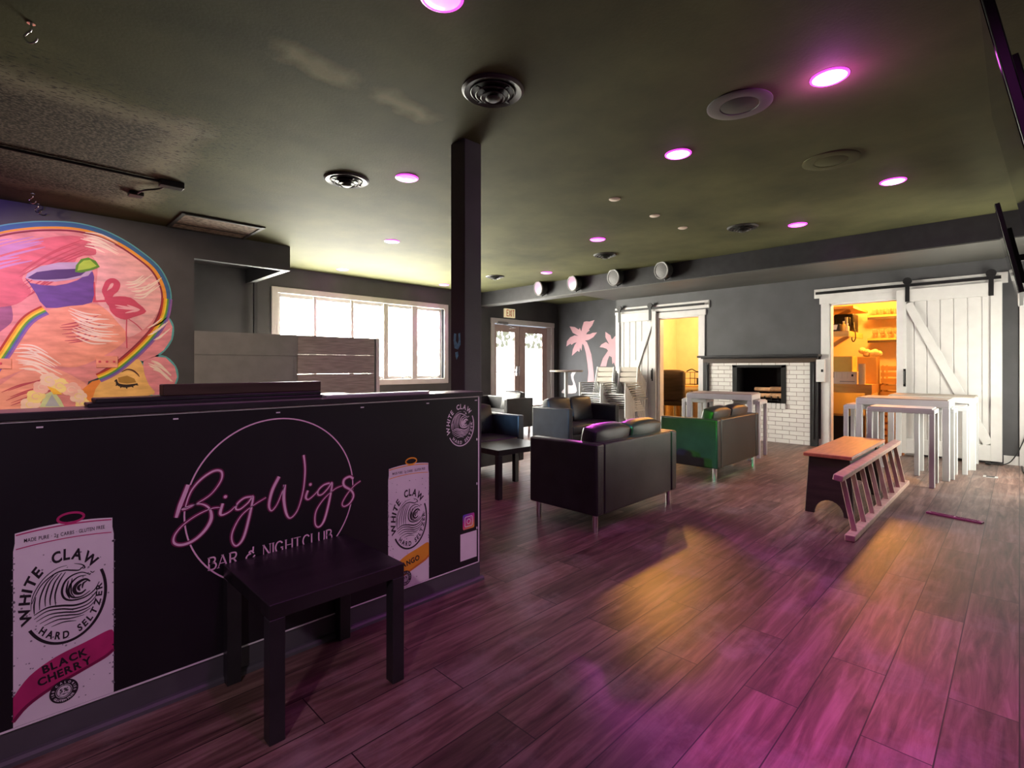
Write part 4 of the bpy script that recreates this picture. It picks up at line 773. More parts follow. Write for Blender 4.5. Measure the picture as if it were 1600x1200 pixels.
# ---------------------------------------------------------------- wig lady mural on the back-bar wall
fM = lambda y, z, h: (-7.05 + h, y, z)
mu = thing('wall_mural', 'painted mural of a lady in a huge pink wig', 'mural', (-7.05, .5, 1.5))
def paint(nm, mt, polys, h):
    b = MB()
    for p in polys: patch(b, p, fM, h)
    return b.build(nm, 'mural_' + mt, mu, tri=True, **K)
def clipb(poly): return poly
def stroke(nm, mt, lines, w_, h, taper=True):
    b = MB()
    for j_, p in enumerate(lines):
        h += 8e-6; q = smooth_path(p, 5); n = len(q)
        ribbon(b, q, [w_ * ((.25 + .75 * math.sin(PI * i / (n - 1))) if taper else 1) for i in range(n)], fM, h)
    return b.build(nm, 'mural_' + mt, mu, **K)
G = lambda k: [e[0] for e in MURAL[k]]
ed = smooth_path(G('edge')[0], 4)
def offset(path, d):
    o_ = []
    for i, p in enumerate(path):
        a = path[max(i - 1, 0)]; b = path[min(i + 1, len(path) - 1)]; dx, dy = b[0] - a[0], b[1] - a[1]; l = math.hypot(dx, dy) or 1
        o_.append((p[0] - dy / l * d, p[1] + dx / l * d))
    return o_
paint('wig', 'wig', G('wig'), .0010)
b = MB(); ribbon(b, offset(ed, .030), .018, fM, .0006); b.build('teal_outline', 'mural_edge_teal', mu, **K)
b = MB(); ribbon(b, offset(ed, .004), .046, fM, .0012); b.build('blue_band', 'mural_edge_blue', mu, **K)
n_ = len(ed); 
b = MB(); ribbon(b, offset(ed, -.030), [.014 + .022 * min(1, i / n_ * 1.5) for i in range(n_)], fM, .0016); b.build('orange_band', 'mural_edge_orange', mu, **K)
b = MB(); ribbon(b, offset(ed, -.056), .018, fM, .0018); b.build('red_line', 'mural_edge_red', mu, **K)
for p in G('curl'):
    b = MB(); q = smooth_path(p + [p[0]], 3); ribbon(b, q, .03, fM, .0006); b.build('curl_outline', 'mural_edge_teal', mu, **K)
paint('curl', 'curl', G('curl'), .0010)
paint('shaded_hair', 'dark', [smooth_path(p, 4) for p in G('dark')], .0014); paint('rose_hair', 'rose', [smooth_path(p, 4) for p in G('rose')], .0018); paint('light_hair', 'pale', [smooth_path(p, 4) for p in G('pale')], .0016)
paint('coral_hair', 'salmon', [smooth_path(p, 4) for p in G('salmon')], .0020); paint('coral_lock', 'salmon2', [smooth_path(p, 4) for p in G('salmon2')], .0022)
paint('crimson_shadow', 'crimson', G('crimson'), .0024)
paint('face', 'face', [smooth_path(p, 3) for p in G('face')], .0026); paint('blush', 'blush', G('blush'), .0028)
stroke('pale_brush_strokes', 'white', G('white'), .016, .0030); stroke('deep_brush_strokes', 'deep', G('deep'), .014, .0029); stroke('violet_brush_strokes', 'violet', G('violet'), .022, .0028)
for k, sides in (('bandA', 1), ('bandB', 1)):
    ctr = smooth_path(G(k)[0], 5)
    if k == 'bandB': ctr = ctr[2:]
    cols = ('band_red', 'band_orange', 'band_yellow', 'band_green', 'band_blue', 'band_violet')
    for i, cn in enumerate(cols):
        d = (i - 2.5) * .017 * (-1 if k == 'bandA' else 1)
        b = MB(); ribbon(b, offset(ctr, d), .018, fM, .0034); b.build('rainbow_stripe', 'mural_' + cn, mu, **K)
paint('cup', 'cup', [smooth_path(p, 2) for p in G('cup')], .0034); paint('cup_rim', 'cuprim', G('cuprim'), .0037); paint('drink', 'liquid', G('liquid'), .0040); paint('lime_wedge', 'lime', G('lime'), .0043); paint('lime_flesh', 'limein', G('limein'), .0046)
paint('flamingo_body', 'flamingo', [smooth_path(p, 2) for p in G('flamingo_body')], .0034)
b = MB(); q = smooth_path(G('flamingo_neck')[0], 6); ribbon(b, q, [.075 - .035 * i / len(q) for i in range(len(q))], fM, .0036); b.build('flamingo_neck', 'mural_flamingo', mu, **K)
paint('flamingo_beak', 'flamingo', G('beak'), .0037); stroke('flamingo_wing', 'flamingo_pale', [[(a[0] + .0, a[1]) for a in (G('wing')[0][k], G('wing')[0][3])] for k in (0, 1, 2, 4, 5)], .02, .0038)
stroke('flamingo_legs', 'flamingo', G('leg'), .010, .0036, False)
stroke('eyebrow', 'brow', G('brow'), .018, .0036); paint('eyelid', 'lid', G('lid'), .0034); stroke('eyelid_line', 'lash', G('lash'), .034, .0038); stroke('eyelashes', 'lash', G('lashes'), .014, .0040)
paint('horn', 'horn', G('horn'), .0016)
for i, (c_, r) in enumerate(MURAL['flower']):
    b = MB(); 
    for k in range(5): disc(b, (c_[0] + r * .55 * math.cos(k * 1.257), c_[1] + r * .55 * math.sin(k * 1.257)), r * .62, fM, .0040 + k * .0001, 14)
    f_ = b.build('flower', 'mural_flower_' + 'abc'[i % 3], mu, **K)
    b = MB(); ring(b, c_, r * .45, r * .12, fM, .0050, 20, 300, 16); b.build('petal_line', 'mural_flower_' + 'bca'[i % 3], f_, **K)
paint('gem_leaf', 'gemleaf', G('gemleaf'), .0048); paint('earring_gem', 'gem', G('gem'), .0036); paint('gem_facet', 'gem2', G('gem2'), .0040)
for y0, y1, z0, z1, lb, n_ in ((.70, .886, 1.20, 1.327, 'three-gang outlet plate painted over with the pink wig', 3), (-.10, .05, 1.19, 1.29, 'outlet plate painted over at the far-left wig edge', 2)):
    t = thing('wall_plate', lb, 'wall plate', (-7.05, (y0 + y1) / 2, (z0 + z1) / 2))
    MB().box(.0, .010, (y0 - y1) / 2, (y1 - y0) / 2, (z0 - z1) / 2, (z1 - z0) / 2).build('plate', 'mural_salmon', t, bevel=.003)
    b = MB()
    for i in range(n_): b.box(.009, .014, -.062 + i * .062 - .012, -.062 + i * .062 + .008, -.008, .012)
    b.build('sockets', 'mural_crimson', t)

# ---------------------------------------------------------------- palms painted on the recess wall
fP = lambda x, z, h: (x, 10.3 - h, z)
pm = thing('palm_mural', 'pink palm trees and white bird painted on the dark recess wall', 'mural', (-7.4, 10.3, 1.4))
for i, p in enumerate(PALMS['palm']):
    b = MB(); patch(b, p, fP, .0015); b.build('painted_palm', 'palm_pink', pm, tri=True, **K)
for p in PALMS['bird']:
    b = MB(); patch(b, smooth_path(p, 3), fP, .0015); b.build('painted_bird', 'bird_white', pm, tri=True, **K)

# ---------------------------------------------------------------- small black tables
def lack(name, label, loc, rz, w, d, h, leg=.05, top=.05):
    t = thing(name, label, 'side table', loc, rz)
    MB().box(-w / 2, w / 2, -d / 2, d / 2, h - top, h).build('tabletop', 'black_veneer', t, bevel=.002, seg=1)
    for sx in (-1, 1):
        for sy in (-1, 1):
            x = sx * (w / 2 - leg / 2); y = sy * (d / 2 - leg / 2)
            MB().box(x - leg / 2, x + leg / 2, y - leg / 2, y + leg / 2, 0, h - top).build('leg', 'black_paint', t, bevel=.002, seg=1)
    return t
lack('side_table', 'small square black side table standing before the bar front', (-1.925, .845, 0), 0, .48, .50, .45)
lack('coffee_table', 'low black coffee table between the two facing black sofas', (-3.56, 3.50, 0), -.06, .50, .66, .45)

# ---------------------------------------------------------------- black leather loveseats
def cushion(mb, x0, x1, y0, y1, z0, z1, puff=.02, n=6):
    # a soft box: domed faces
    def pt(u, v, w):
        k = (1 - (2 * u - 1) ** 4) ; l = (1 - (2 * v - 1) ** 4); q = (1 - (2 * w - 1) ** 4)
        x = x0 + (x1 - x0) * u; y = y0 + (y1 - y0) * v; z = z0 + (z1 - z0) * w
        x += (2 * u - 1) * puff * l * q * .4; y += (2 * v - 1) * puff * k * q * .8; z += (2 * w - 1) * puff * k * l
        return (x, y, z)
    for ax in range(3):
        for e in (0, 1):
            vs = []; 
            for i in range(n + 1):
                for j in range(n + 1):
                    a, b = i / n, j / n; c = [a, b]; c.insert(ax, e); vs.append(pt(*c))
            fs = []
            for i in range(n):
                for j in range(n):
                    q = (i * (n + 1) + j, (i + 1) * (n + 1) + j, (i + 1) * (n + 1) + j + 1, i * (n + 1) + j + 1); fs.append(q)
            mb.add(vs, fs)
def sofa(label, loc, rz):
    t = thing('loveseat', label, 'sofa', loc, rz, 'black leather loveseats')
    W, D, H, zb, a = 1.20, .66, .65, .13, .095; w2, d2 = W / 2, D / 2
    for s in (-1, 1):
        x0, x1 = (w2 - a, w2) if s > 0 else (-w2, -w2 + a)
        MB().box(x0, x1, -d2, d2, zb, H).build('arm', 'black_leather', t, bevel=.016, seg=3)
    MB().box(-w2 + a + .004, w2 - a - .004, d2 - .12, d2 - .002, zb, H).build('backrest', 'black_leather', t, bevel=.014, seg=3)
    MB().box(-w2 + a, w2 - a, -d2 + .015, d2 - .12, zb, .29).build('base', 'black_leather', t, bevel=.01)
    iw = (W - 2 * a) / 2
    for s in (-1, 0):
        x0 = s * iw + .006; x1 = x0 + iw - .012
        m = MB(); cushion(m, x0, x1, -d2 + .005, d2 - .13, .295, .41, .018); m.build('seat_cushion', 'black_leather', t, smooth=80, bevel=.012)
        m = MB(); cushion(m, x0 + .01, x1 - .01, -.065, .065, 0, .33, .03)
        R = Matrix.Rotation(math.radians(-12), 3, 'X'); m.v = [tuple(R @ Vector((v[0], v[1], v[2])) + Vector((0, d2 - .215, .415))) for v in m.v]
        m.build('back_cushion', 'black_leather', t, smooth=80, bevel=.012)
    for sx in (-1, 1):
        for sy in (-1, 1): MB().cyl((sx * (w2 - .055), sy * (d2 - .055), 0), (sx * (w2 - .055), sy * (d2 - .055), zb + .005), .021, 20).build('leg', 'chrome', t, smooth=40)
    return t
sA = sofa('black leather loveseat nearest, seen from behind in mid room', (-2.47, 3.60, 0), -PI / 2)
dup(sA, (-2.57, 5.89, 0), -PI / 2, 'black leather loveseat seen from its back before the white bar table')
dup(sA, (-4.55, 5.88, 0), PI / 2, 'black loveseat facing the fireplace side, its end arm catching blue light')
dup(sA, (-4.39, 3.66, 0), PI / 2, 'black loveseat half hidden behind the bar end, beyond the coffee table')
sE = dup(sA, (-6.85, 6.47, 0), 0, 'black loveseat near the glass exit doors with a single back cushion')
for o in kids(sE):
    if o.name.startswith('back_cushion') and min(v.co.x for v in o.data.vertices) < -.3: bpy.data.objects.remove(o, do_unlink=True)

# ---------------------------------------------------------------- white bar tables and stools
def bar_table(label, loc, rz, w=.83, d=.62, h=.845, t_=.06):
    t = thing('bar_table', label, 'bar table', loc, rz, 'white outdoor bar tables')
    MB().box(-w / 2, w / 2, -d / 2, -d / 2 + t_, h - .07, h).box(-w / 2, w / 2, d / 2 - t_, d / 2, h - .07, h).box(-w / 2, -w / 2 + t_, -d / 2 + t_, d / 2 - t_, h - .07, h).box(w / 2 - t_, w / 2, -d / 2 + t_, d / 2 - t_, h - .07, h).build('top_frame', 'table_white', t, bevel=.004, seg=1)
    m = MB(); n = 7; iw = d - .02
    for i in range(n): m.box(-w / 2 + .012, w / 2 - .012, -iw / 2 + iw * i / n + .004, -iw / 2 + iw * (i + 1) / n - .004, h, h + .012)
    m.build('tabletop', 'slat_tan', t, bevel=.002, seg=1)
    for sx in (-1, 1):
        for sy in (-1, 1):
            x = sx * (w / 2 - t_ / 2); y = sy * (d / 2 - t_ / 2); MB().box(x - t_ / 2, x + t_ / 2, y - t_ / 2, y + t_ / 2, 0, h - .07).build('leg', 'table_white', t, bevel=.004, seg=1)
    return t
def bar_stool(label, loc, rz, w=.5, d=.36, h=.765, t_=.045):
    t = thing('bar_stool', label, 'bar stool', loc, rz, 'white backless bar stools')
    MB().box(-w / 2, w / 2, -d / 2, d / 2, h - .055, h - .012).build('seat_frame', 'table_white', t, bevel=.004, seg=1)
    m = MB()
    for i in range(4): m.box(-w / 2 + .02, w / 2 - .02, -d / 2 + d * i / 4 + .004, -d / 2 + d * (i + 1) / 4 - .004, h - .012, h)
    m.build('seat', 'table_white', t, bevel=.002, seg=1)
    for sx in (-1, 1):
        for sy in (-1, 1):
            x = sx * (w / 2 - t_ / 2); y = sy * (d / 2 - t_ / 2); MB().box(x - t_ / 2, x + t_ / 2, y - t_ / 2, y + t_ / 2, 0, h - .055).build('leg', 'table_white', t, bevel=.004, seg=1)
    return t
T = bar_table('white bar table nearest the ladder, its slatted top seen edge on', (-.935, 7.33, 0), 0)
dup(T, (-.775, 8.29, 0), 0, 'white bar table directly before the large sliding door')
dup(T, (-2.89, 7.02, 0), .17, 'white bar table before the fireplace behind the second loveseat')
S = bar_stool('white stool frame standing out in front of the nearest bar table', (-.875, 6.70, 0), 0, .56, .36, .79)
S2 = bar_stool('white stool tucked in at the left side of the nearest bar table', (-1.32, 7.30, 0), 0, .34, .40, .765)
dup(S2, (-.66, 7.36, 0), 0, 'white stool tucked in at the right side of the nearest bar table')
dup(S2, (-.58, 7.78, 0), 0, 'white stool between the two bar tables before the large sliding door')
dup(S2, (-2.60, 7.20, 0), .1, 'white stool at the fireplace end of the bar table behind the loveseat')
dup(S2, (-3.27, 7.05, 0), .17, 'white stool at the office end of the bar table behind the loveseat')

# ---------------------------------------------------------------- step bench, ladder, floor bits
st = thing('step_bench', 'dark wooden bench with orange brown plank top and arched end legs', 'bench', (-1.10, 5.40, 0))
MB().box(-.175, .170, -.70, .70, .47, .50).build('seat', 'orange_wood', st, bevel=.006)
MB().box(.10, .135, -.60, .60, .385, .468).box(-.135, -.10, -.60, .60, .385, .468).build('rail', 'stand_grey', st, bevel=.003, seg=1)
for y in (-.635, .42):
    po_ = [(-.175, 0), (-.125, 0)] + [(-.105 * math.cos(a) * 1.0, .115 * math.sin(a)) for a in [i * PI / 12 for i in range(0, 13)]] + [(.125, 0), (.175, 0), (.145, .468), (-.145, .468)]
    po_ = [(-.175, 0), (-.105, 0)] + [(-.105 * math.cos(a), .12 * math.sin(a)) for a in [i * PI / 12 for i in range(1, 12)]] + [(.105, 0), (.175, 0), (.145, .468), (-.145, .468)]
    m = MB(); m.prism(po_, lambda a, b, h: (a, h, b), y - .015, y + .015); m.build('end_leg', 'dark_wood', st, tri=True, bevel=.003, seg=1)
la = thing('ladder', 'pale wooden ladder lying on its side rail against the dark bench', 'ladder', (-.83, 5.35, 0))
ya, yb = -1.22, 1.22; bx, bz = .0, .0225; tx, tz = -.075, .425
MB().bar((bx, ya, bz), (bx, yb, bz), .062, .042).build('rail', 'ladder_wood', la, bevel=.005)
MB().bar((tx, ya + .02, tz), (tx, yb + .02, tz), .062, .042, up=(.18, 0, 1)).build('rail', 'ladder_wood', la, bevel=.005)
for i in range(8):
    y = ya + .14 + i * (yb - ya - .28) / 7; MB().bar((bx, y, bz + .018), (tx, y + .01, tz - .018), .034, .022, up=(0, 1, 0)).build('rung', 'ladder_wood', la, bevel=.003, seg=1)
gr = thing('floor_grille', 'narrow purple floor grille lying on the boards by the ladder', 'floor grille', (-.37, 5.375, 0), -.21)
MB().box(-.175, .175, -.030, -.020, 0, .012).box(-.175, .175, .020, .030, 0, .012).box(-.175, -.155, -.02, .02, 0, .012).box(.155, .175, -.02, .02, 0, .012).box(-.004, .004, -.02, .02, 0, .012).build('frame', 'maroon', gr, bevel=.002, seg=1)
m = MB()
for i in range(24): m.bar((-.15 + i * .013, -.02, .007), (-.146 + i * .013, .02, .007), .004, .008)
m.build('slats', 'maroon', gr)
fb = thing('floor_outlet', 'small square floor outlet box by the sliding door', 'outlet', (-.225, 7.65, 0))
MB().box(-.06, .06, -.06, .06, 0, .004).build('plate', 'stand_grey', fb, bevel=.001, seg=1)
MB().box(-.035, .035, -.03, .035, .004, .007).build('cover', 'black_metal', fb, bevel=.001, seg=1)
pts = smooth_path([(.06, 8.74, .40), (.03, 8.70, .30), (-.02, 8.68, .16), (-.08, 8.66, .05), (-.15, 8.64, .010), (-.22, 8.60, .012), (-.26, 8.585, .016)], 6)
cd = thing('power_cord', 'black power cord with plug running down to the floor by the white door', 'cord', (-.1, 8.66, 0))
MB().tube(pts, .006, 8).build('cable', 'black_metal', cd, smooth=60, world=True)
MB().box(-.30, -.25, 8.565, 8.605, .002, .03).build('plug', 'black_metal', cd, bevel=.006, world=True)
fc = MB().tube(smooth_path([(.02, 8.70, .007), (.03, 8.3, .007), (.05, 7.9, .007), (.04, 7.5, .007), (.10, 7.1, .007)], 5), .007, 8).build('floor_cable', 'black_metal', smooth=60); tag(fc, 'black cable lying along the floor edge by the white side door', 'cable')
mb = MB(); R5 = random.Random(9)

# ---------------------------------------------------------------- round high table and stacked chairs
rt = thing('round_high_table', 'round high table with thin wood top before the painted palms', 'high table', (-5.78, 7.16, 0))
MB().lathe([(.0001, 1.115), (.285, 1.115), (.30, 1.122), (.30, 1.14), (.29, 1.147), (.0001, 1.147)], 40).build('tabletop', 'slat_tan', rt, smooth=40)
MB().cyl((0, 0, .03), (0, 0, 1.115), .033, 20).build('column', 'stand_grey', rt, smooth=40)
MB().lathe([(.0001, 0), (.24, 0), (.24, .012), (.05, .04), (.0001, .04)], 32).build('base', 'stand_grey', rt, smooth=40)
def stack_chair(label, loc):
    t = thing('stacking_armchair', label, 'chair', loc, 0, 'stacked slatted armchairs')
    W, r = .50, .024; w2 = W / 2 - r / 2
    for s in (-1, 1):
        MB().bar((s * w2, 0, 0), (s * w2, 0, .605), r, r * 1.3, up=(0, 1, 0)).build('front_leg', 'table_white', t, bevel=.003, seg=1)
        MB().bar((s * (w2 - .028), .46, 0), (s * (w2 - .028), .40, .42), r, r, up=(0, 1, 0)).bar((s * (w2 - .028), .40, .42), (s * (w2 - .052), .50, .915), r, r, up=(0, 1, 0)).build('rear_leg', 'table_white', t, bevel=.003, seg=1)
        MB().box(s * w2 - .018, s * w2 + .018, -.014, .455, .605, .622).build('arm', 'chair_grey', t, bevel=.003, seg=1)
    m = MB()
    for i in range(6): m.box(-.222, .222, .0 + i * .068, .058 + i * .068, .41 - i * .003, .428 - i * .003)
    m.box(-.225, -.2, 0, .40, .39, .409).box(.2, .225, 0, .40, .39, .409); m.build('seat', 'table_white', t, bevel=.002, seg=1)
    m = MB()
    for i in range(3):
        z = .63 + i * .098; y = .42 + (z - .42) * .2; m.box(-.185, .185, y - .009, y + .009, z, z + .080)
    m.build('backrest', 'slat_tan', t, bevel=.002, seg=1)
    return t
NTH = ('lowest', 'second from the floor', 'third from the floor', 'fourth from the floor', 'fourth from the top', 'third from the top', 'second from the top', 'topmost')
c0 = None
for where, X_, Y_ in (('beside the small sliding door', -5.19, 7.80), ('before the painted palms', -5.66, 7.72)):
    for i in range(8):
        loc = (X_, Y_ + .04 * (7 - i), .042 * i); lb = 'white slatted armchair %s, %s of its stack' % (where, NTH[i])
        if c0 is None: c0 = stack_chair(lb, loc)
        else: dup(c0, loc, 0, lb)

# ---------------------------------------------------------------- fireplace
fp = thing('fireplace', 'painted white brick fireplace with black mantel surround', 'fireplace', (-3.03, YB, 0))
m = MB(); x0, x1, f0, f1 = -3.845, -2.268, -3.445, -2.612; ya_, yb_ = YB - .04, YB - .001
m.box(x0, f0, ya_, yb_, 0, 1.275).box(f1, x1, ya_, yb_, 0, 1.275).box(f0, f1, ya_, yb_, 1.238, 1.275).box(f0, f1, ya_, yb_, 0, .60)
m.build('brick_surround', 'brick', fp, world=True)
m = MB(); n = 12
for i in range(n): m.box(f0 + (f1 - f0) * i / n + .003, f0 + (f1 - f0) * (i + 1) / n - .003, ya_ - .03, ya_, .535, .625)
m.build('hearth_sill', 'white_trim', fp, bevel=.005, world=True)
MB().box(x0 - .105, x0, ya_ - .03, yb_, 0, 1.29).box(x0 - .03, x0 - .02, ya_ - .045, ya_ - .03, .1, 1.25).build('pilaster', 'black_paint', fp, bevel=.004, world=True)
MB().box(x1, x1 + .105, ya_ - .03, yb_, 0, 1.29).box(x1 + .045, x1 + .055, ya_ - .045, ya_ - .03, .1, 1.25).build('pilaster', 'black_paint', fp, bevel=.004, world=True)
MB().box(x0 - .105, x1 + .105, ya_ - .03, yb_, 1.272, 1.365).build('frieze', 'walnut', fp, bevel=.003, seg=1, world=True)
MB().box(x0 - .15, x1 + .15, YB - .21, yb_, 1.365, 1.40).box(x0 - .12, x1 + .12, YB - .12, yb_, 1.345, 1.365).build('mantel_shelf', 'black_paint', fp, bevel=.005, world=True)
m = MB(); m.box(f0, f0 + .01, YB, YB + .45, .60, 1.24).box(f1 - .01, f1, YB, YB + .45, .60, 1.24).box(f0, f1, YB + .44, YB + .45, .60, 1.24).box(f0, f1, YB, YB + .45, .59, .60).box(f0, f1, YB, YB + .45, 1.238, 1.248); m.build('firebox', 'soot', fp, world=True)
m = MB(); yf = YB - .05
m.box(f0, f0 + .07, yf, yf + .02, .60, 1.238).box(f1 - .07, f1, yf, yf + .02, .60, 1.238).box(f0, f1, yf, yf + .02, 1.195, 1.238).box(f0, f1, yf, yf + .02, .60, .635); m.build('metal_frame', 'black_metal', fp, bevel=.003, seg=1, world=True)
gt = thing('fire_grate', 'black iron grate holding split logs in the fireplace', 'grate', (-2.90, 8.95, .60))
m = MB()
for i in range(6): m.bar((-.25 + i * .10, -.13, .07), (-.25 + i * .10, .13, .07), .014, .014).bar((-.25 + i * .10, -.13, .07), (-.25 + i * .10, -.15, .13), .014, .014)
m.bar((-.27, -.1, .06), (.27, -.1, .06), .014, .014).bar((-.27, .1, .06), (.27, .1, .06), .014, .014)
for sx in (-.22, .22):
    for sy in (-.1, .1): m.bar((sx, sy, 0), (sx, sy, .06), .014, .014)
m.build('bars', 'black_metal', gt)
def log(label, x, y, z, L, r, rz):
    m = MB(); R6 = random.Random(int(x * 1000)); pr = []
    for i in range(9):
        a = 2 * PI * i / 9; k = r * (.8 + .3 * R6.random()); pr.append((k * math.cos(a), k * .85 * math.sin(a)))
    m.prism(pr, lambda a, b, h: (h, a, b), -L / 2, L / 2); o = m.build('firewood_log', 'log_wood', bevel=.006, tri=True); o.location = (x, y, z); o.rotation_euler = (0, 0, rz)
    tag(o, label, 'log')
log('split log low in the grate, nearer the office side', -3.02, 8.90, .733, .28, .052, .05); log('split log low in the grate, nearer the storeroom side', -2.79, 8.91, .735, .24, .055, -.08)
log('long split log on top, nearer the office side', -3.00, 8.93, .835, .30, .045, -.1); log('dark topped split log leaning on the pile', -2.78, 8.95, .845, .26, .05, .25)
eb = thing('switch_box', 'white wall box with a small switch beside the storeroom doorway', 'switch box', (-2.125, YB - .03, 1.15))
MB().box(-.058, .058, -.05, 0, -.17, .17).build('cover', 'white_trim', eb, bevel=.006); MB().box(.01, .04, -.056, -.05, -.02, .02).build('switch', 'black_metal', eb)

# ---------------------------------------------------------------- exit sign
ex = thing('exit_sign', 'cream exit sign with red letters over the glass doors', 'sign', (XW + .0, 8.49, 2.48))
MB().box(.0, .05, -.17, .17, -.105, .105).build('case', 'exit_face', ex, bevel=.006)
m = MB(); fx = lambda y, z, h: (.0505 + h, y, z)
EX = {'E': [[(0, 0), (0, 1)], [(0, .96), (.5, .96)], [(0, .5), (.42, .5)], [(0, .04), (.5, .04)]], 'X': [[(0, 0), (.52, 1)], [(.52, 0), (0, 1)]], 'I': [[(.06, 0), (.06, 1)]], 'T': [[(.26, 0), (.26, 1)], [(0, .96), (.52, .96)]]}
x = -.112
for ch in 'EXIT':
    for i, s_ in enumerate(EX[ch]): ribbon(m, [(x + a * .115, -.075 + b * .15) for a, b in s_], .02, fx, .0005 + .0002 * i)
    x += (.52 if ch != 'I' else .14) * .115 + .018
m.build('lettering', 'exit_red', ex)

# ---------------------------------------------------------------- televisions on the right-hand wall
def tv(label, ya, yb, xt, xb, zt, zb):
    yc = (ya + yb) / 2; t = thing('television', label, 'television', ((xt + xb) / 2, yc, (zt + zb) / 2))
    h = math.hypot(zt - zb, xb - xt); tilt = math.atan2(xb - xt, zt - zb); R = Matrix.Rotation(tilt, 3, 'Y').inverted()
    hw = (yb - ya) / 2
    R = Matrix.Rotation(-tilt, 3, 'Y')
    MB().box(0, .03, -hw, hw, -h / 2, h / 2, R).box(.03, .06, -hw * .7, hw * .7, -h * .38, h * .25, R).build('housing', 'black_metal', t, bevel=.004)
    MB().box(-.003, 0, -hw + .008, hw - .008, -h / 2 + .014, h / 2 - .008, R).build('screen', 'screen', t)
    MB().box(-.006, .0, -hw, hw, -h / 2 - .004, -h / 2 + .012, R).build('lower_bezel', 'steel', t)
    MB().bar((.05, 0, 0), (.44 - t.location.x, 0, .02), .05, .05).box(.425 - t.location.x, .445 - t.location.x, -.15, .15, -.15, .2).build('wall_bracket', 'black_metal', t)
tv('black television hung at the farther end of the side wall', 5.33, 6.50, -.135, -.002, 2.45, 1.76)
tv('black television hung nearest the camera on the side wall', 2.28, 3.45, -.095, .04, 2.45, 1.76)

# ---------------------------------------------------------------- office behind the small sliding door
oc = thing('office_chair', 'dark high-backed office chair in the lit office doorway', 'office chair', (-5.10, 9.75, 0), .15)
m = MB(); cushion(m, -.27, .27, -.05, .06, .55, 1.12, .03); m.build('backrest', 'dark_wood', oc, smooth=80, bevel=.02)
m = MB(); cushion(m, -.26, .26, .03, .50, .42, .52, .03); m.build('seat', 'dark_wood', oc, smooth=80, bevel=.02)
for s in (-1, 1): MB().tube(smooth_path([(s * .27, .05, .45), (s * .32, .08, .52), (s * .32, .10, .66), (s * .32, .36, .69)], 4), .022).build('armrest', 'black_metal', oc, smooth=60)
MB().cyl((0, .25, .08), (0, .25, .42), .03, 14).build('column', 'chrome', oc, smooth=40)
m = MB()
for i in range(5):
    a = i * 2 * PI / 5; m.bar((0, .25, .09), (.28 * math.cos(a), .25 + .28 * math.sin(a), .06), .05, .03).cyl((.28 * math.cos(a) - .02, .25 + .28 * math.sin(a), .03), (.28 * math.cos(a) + .02, .25 + .28 * math.sin(a), .03), .03, 12)
m.build('castor_base', 'black_metal', oc)
dk = thing('desk', 'pale wooden office desk under the yellow wall', 'desk', (-4.7, 10.75, 0))
MB().box(-.95, .95, -.36, .36, .77, .805).build('desktop', 'pine', dk, bevel=.004)
MB().box(-.9, -.86, -.3, .3, 0, .77).box(.86, .9, -.3, .3, 0, .77).build('side_panel', 'pine', dk)
wb = thing('wire_rack', 'wire rack with cables standing on the office desk', 'rack', (-5.0, 10.75, .805))
m = MB()
for z in (.02, .15, .28): m.tube([(-.22, -.12, z), (.22, -.12, z), (.22, .12, z), (-.22, .12, z)], .006, 6, True)
for x in (-.22, 0, .22): m.tube([(x, -.12, 0), (x, -.12, .28)], .006, 6).tube([(x, .12, 0), (x, .12, .28)], .006, 6)
m.build('wires', 'black_metal', wb); m = MB(); m.tube(smooth_path([(-.2, -.1, .3), (-.1, -.05, .35), (.05, -.12, .30), (.2, 0, .34)], 5), .012); m.build('cables', 'black_metal', wb, smooth=60)
MB().box(.02, .19, -.08, .08, .02, .16).build('drawer', 'black_paint', wb, bevel=.004)

# ---------------------------------------------------------------- storeroom behind the large sliding door
wbn = thing('workbench', 'wooden workbench running along the lit storeroom', 'workbench', (-2.1, 9.9, 0))
MB().box(-2.6, -1.60, 9.40, 10.60, .90, .935).box(-2.6, -1.60, 9.40, 9.44, .80, .90).box(-1.64, -1.60, 9.44, 10.60, .80, .90).build('top', 'pine', wbn, world=True)
MB().box(-1.70, -1.62, 9.46, 9.54, 0, .8).box(-1.70, -1.62, 10.5, 10.58, 0, .8).box(-2.58, -2.5, 9.46, 9.54, 0, .8).build('legs', 'pine', wbn, world=True)
sh = thing('storeroom_shelf', 'deep wooden shelf with sloping bracket on the storeroom side wall', 'shelf', (-2.25, 9.6, 1.72))
MB().box(-2.65, -1.86, 9.20, 10.2, 1.735, 1.765).box(-2.65, -1.86, 9.20, 9.235, 1.68, 1.735).box(-1.89, -1.86, 9.235, 10.2, 1.68, 1.735).build('board', 'pine', sh, world=True)
MB().bar((-1.95, 9.6, 1.70), (-2.62, 9.6, 1.25), .045, .06).build('bracket', 'pine', sh, world=True)
sh2 = thing('storeroom_shelf', 'upper sloping-braced wooden shelf near the storeroom ceiling', 'shelf', (-2.25, 9.9, 2.2))
MB().box(-2.65, -1.86, 9.5, 10.6, 2.14, 2.18).build('board', 'pine', sh2, world=True); MB().bar((-1.95, 9.75, 2.13), (-2.62, 9.75, 1.80), .045, .06).build('bracket', 'pine', sh2, world=True)
for z, lb in ((2.10, 'upper glass shelf on the storeroom end wall'), (1.70, 'lower glass shelf on the storeroom end wall')):
    s3 = thing('glass_shelf', lb, 'shelf', (-1.4, 10.8, z)); MB().box(-1.87, -.46, 10.60, 10.949, z - .035, z).build('board', 'pine', s3, world=True); MB().box(-1.87, -.46, 10.61, 10.63, z - .075, z - .035).build('lip', 'dark_wood', s3, world=True)
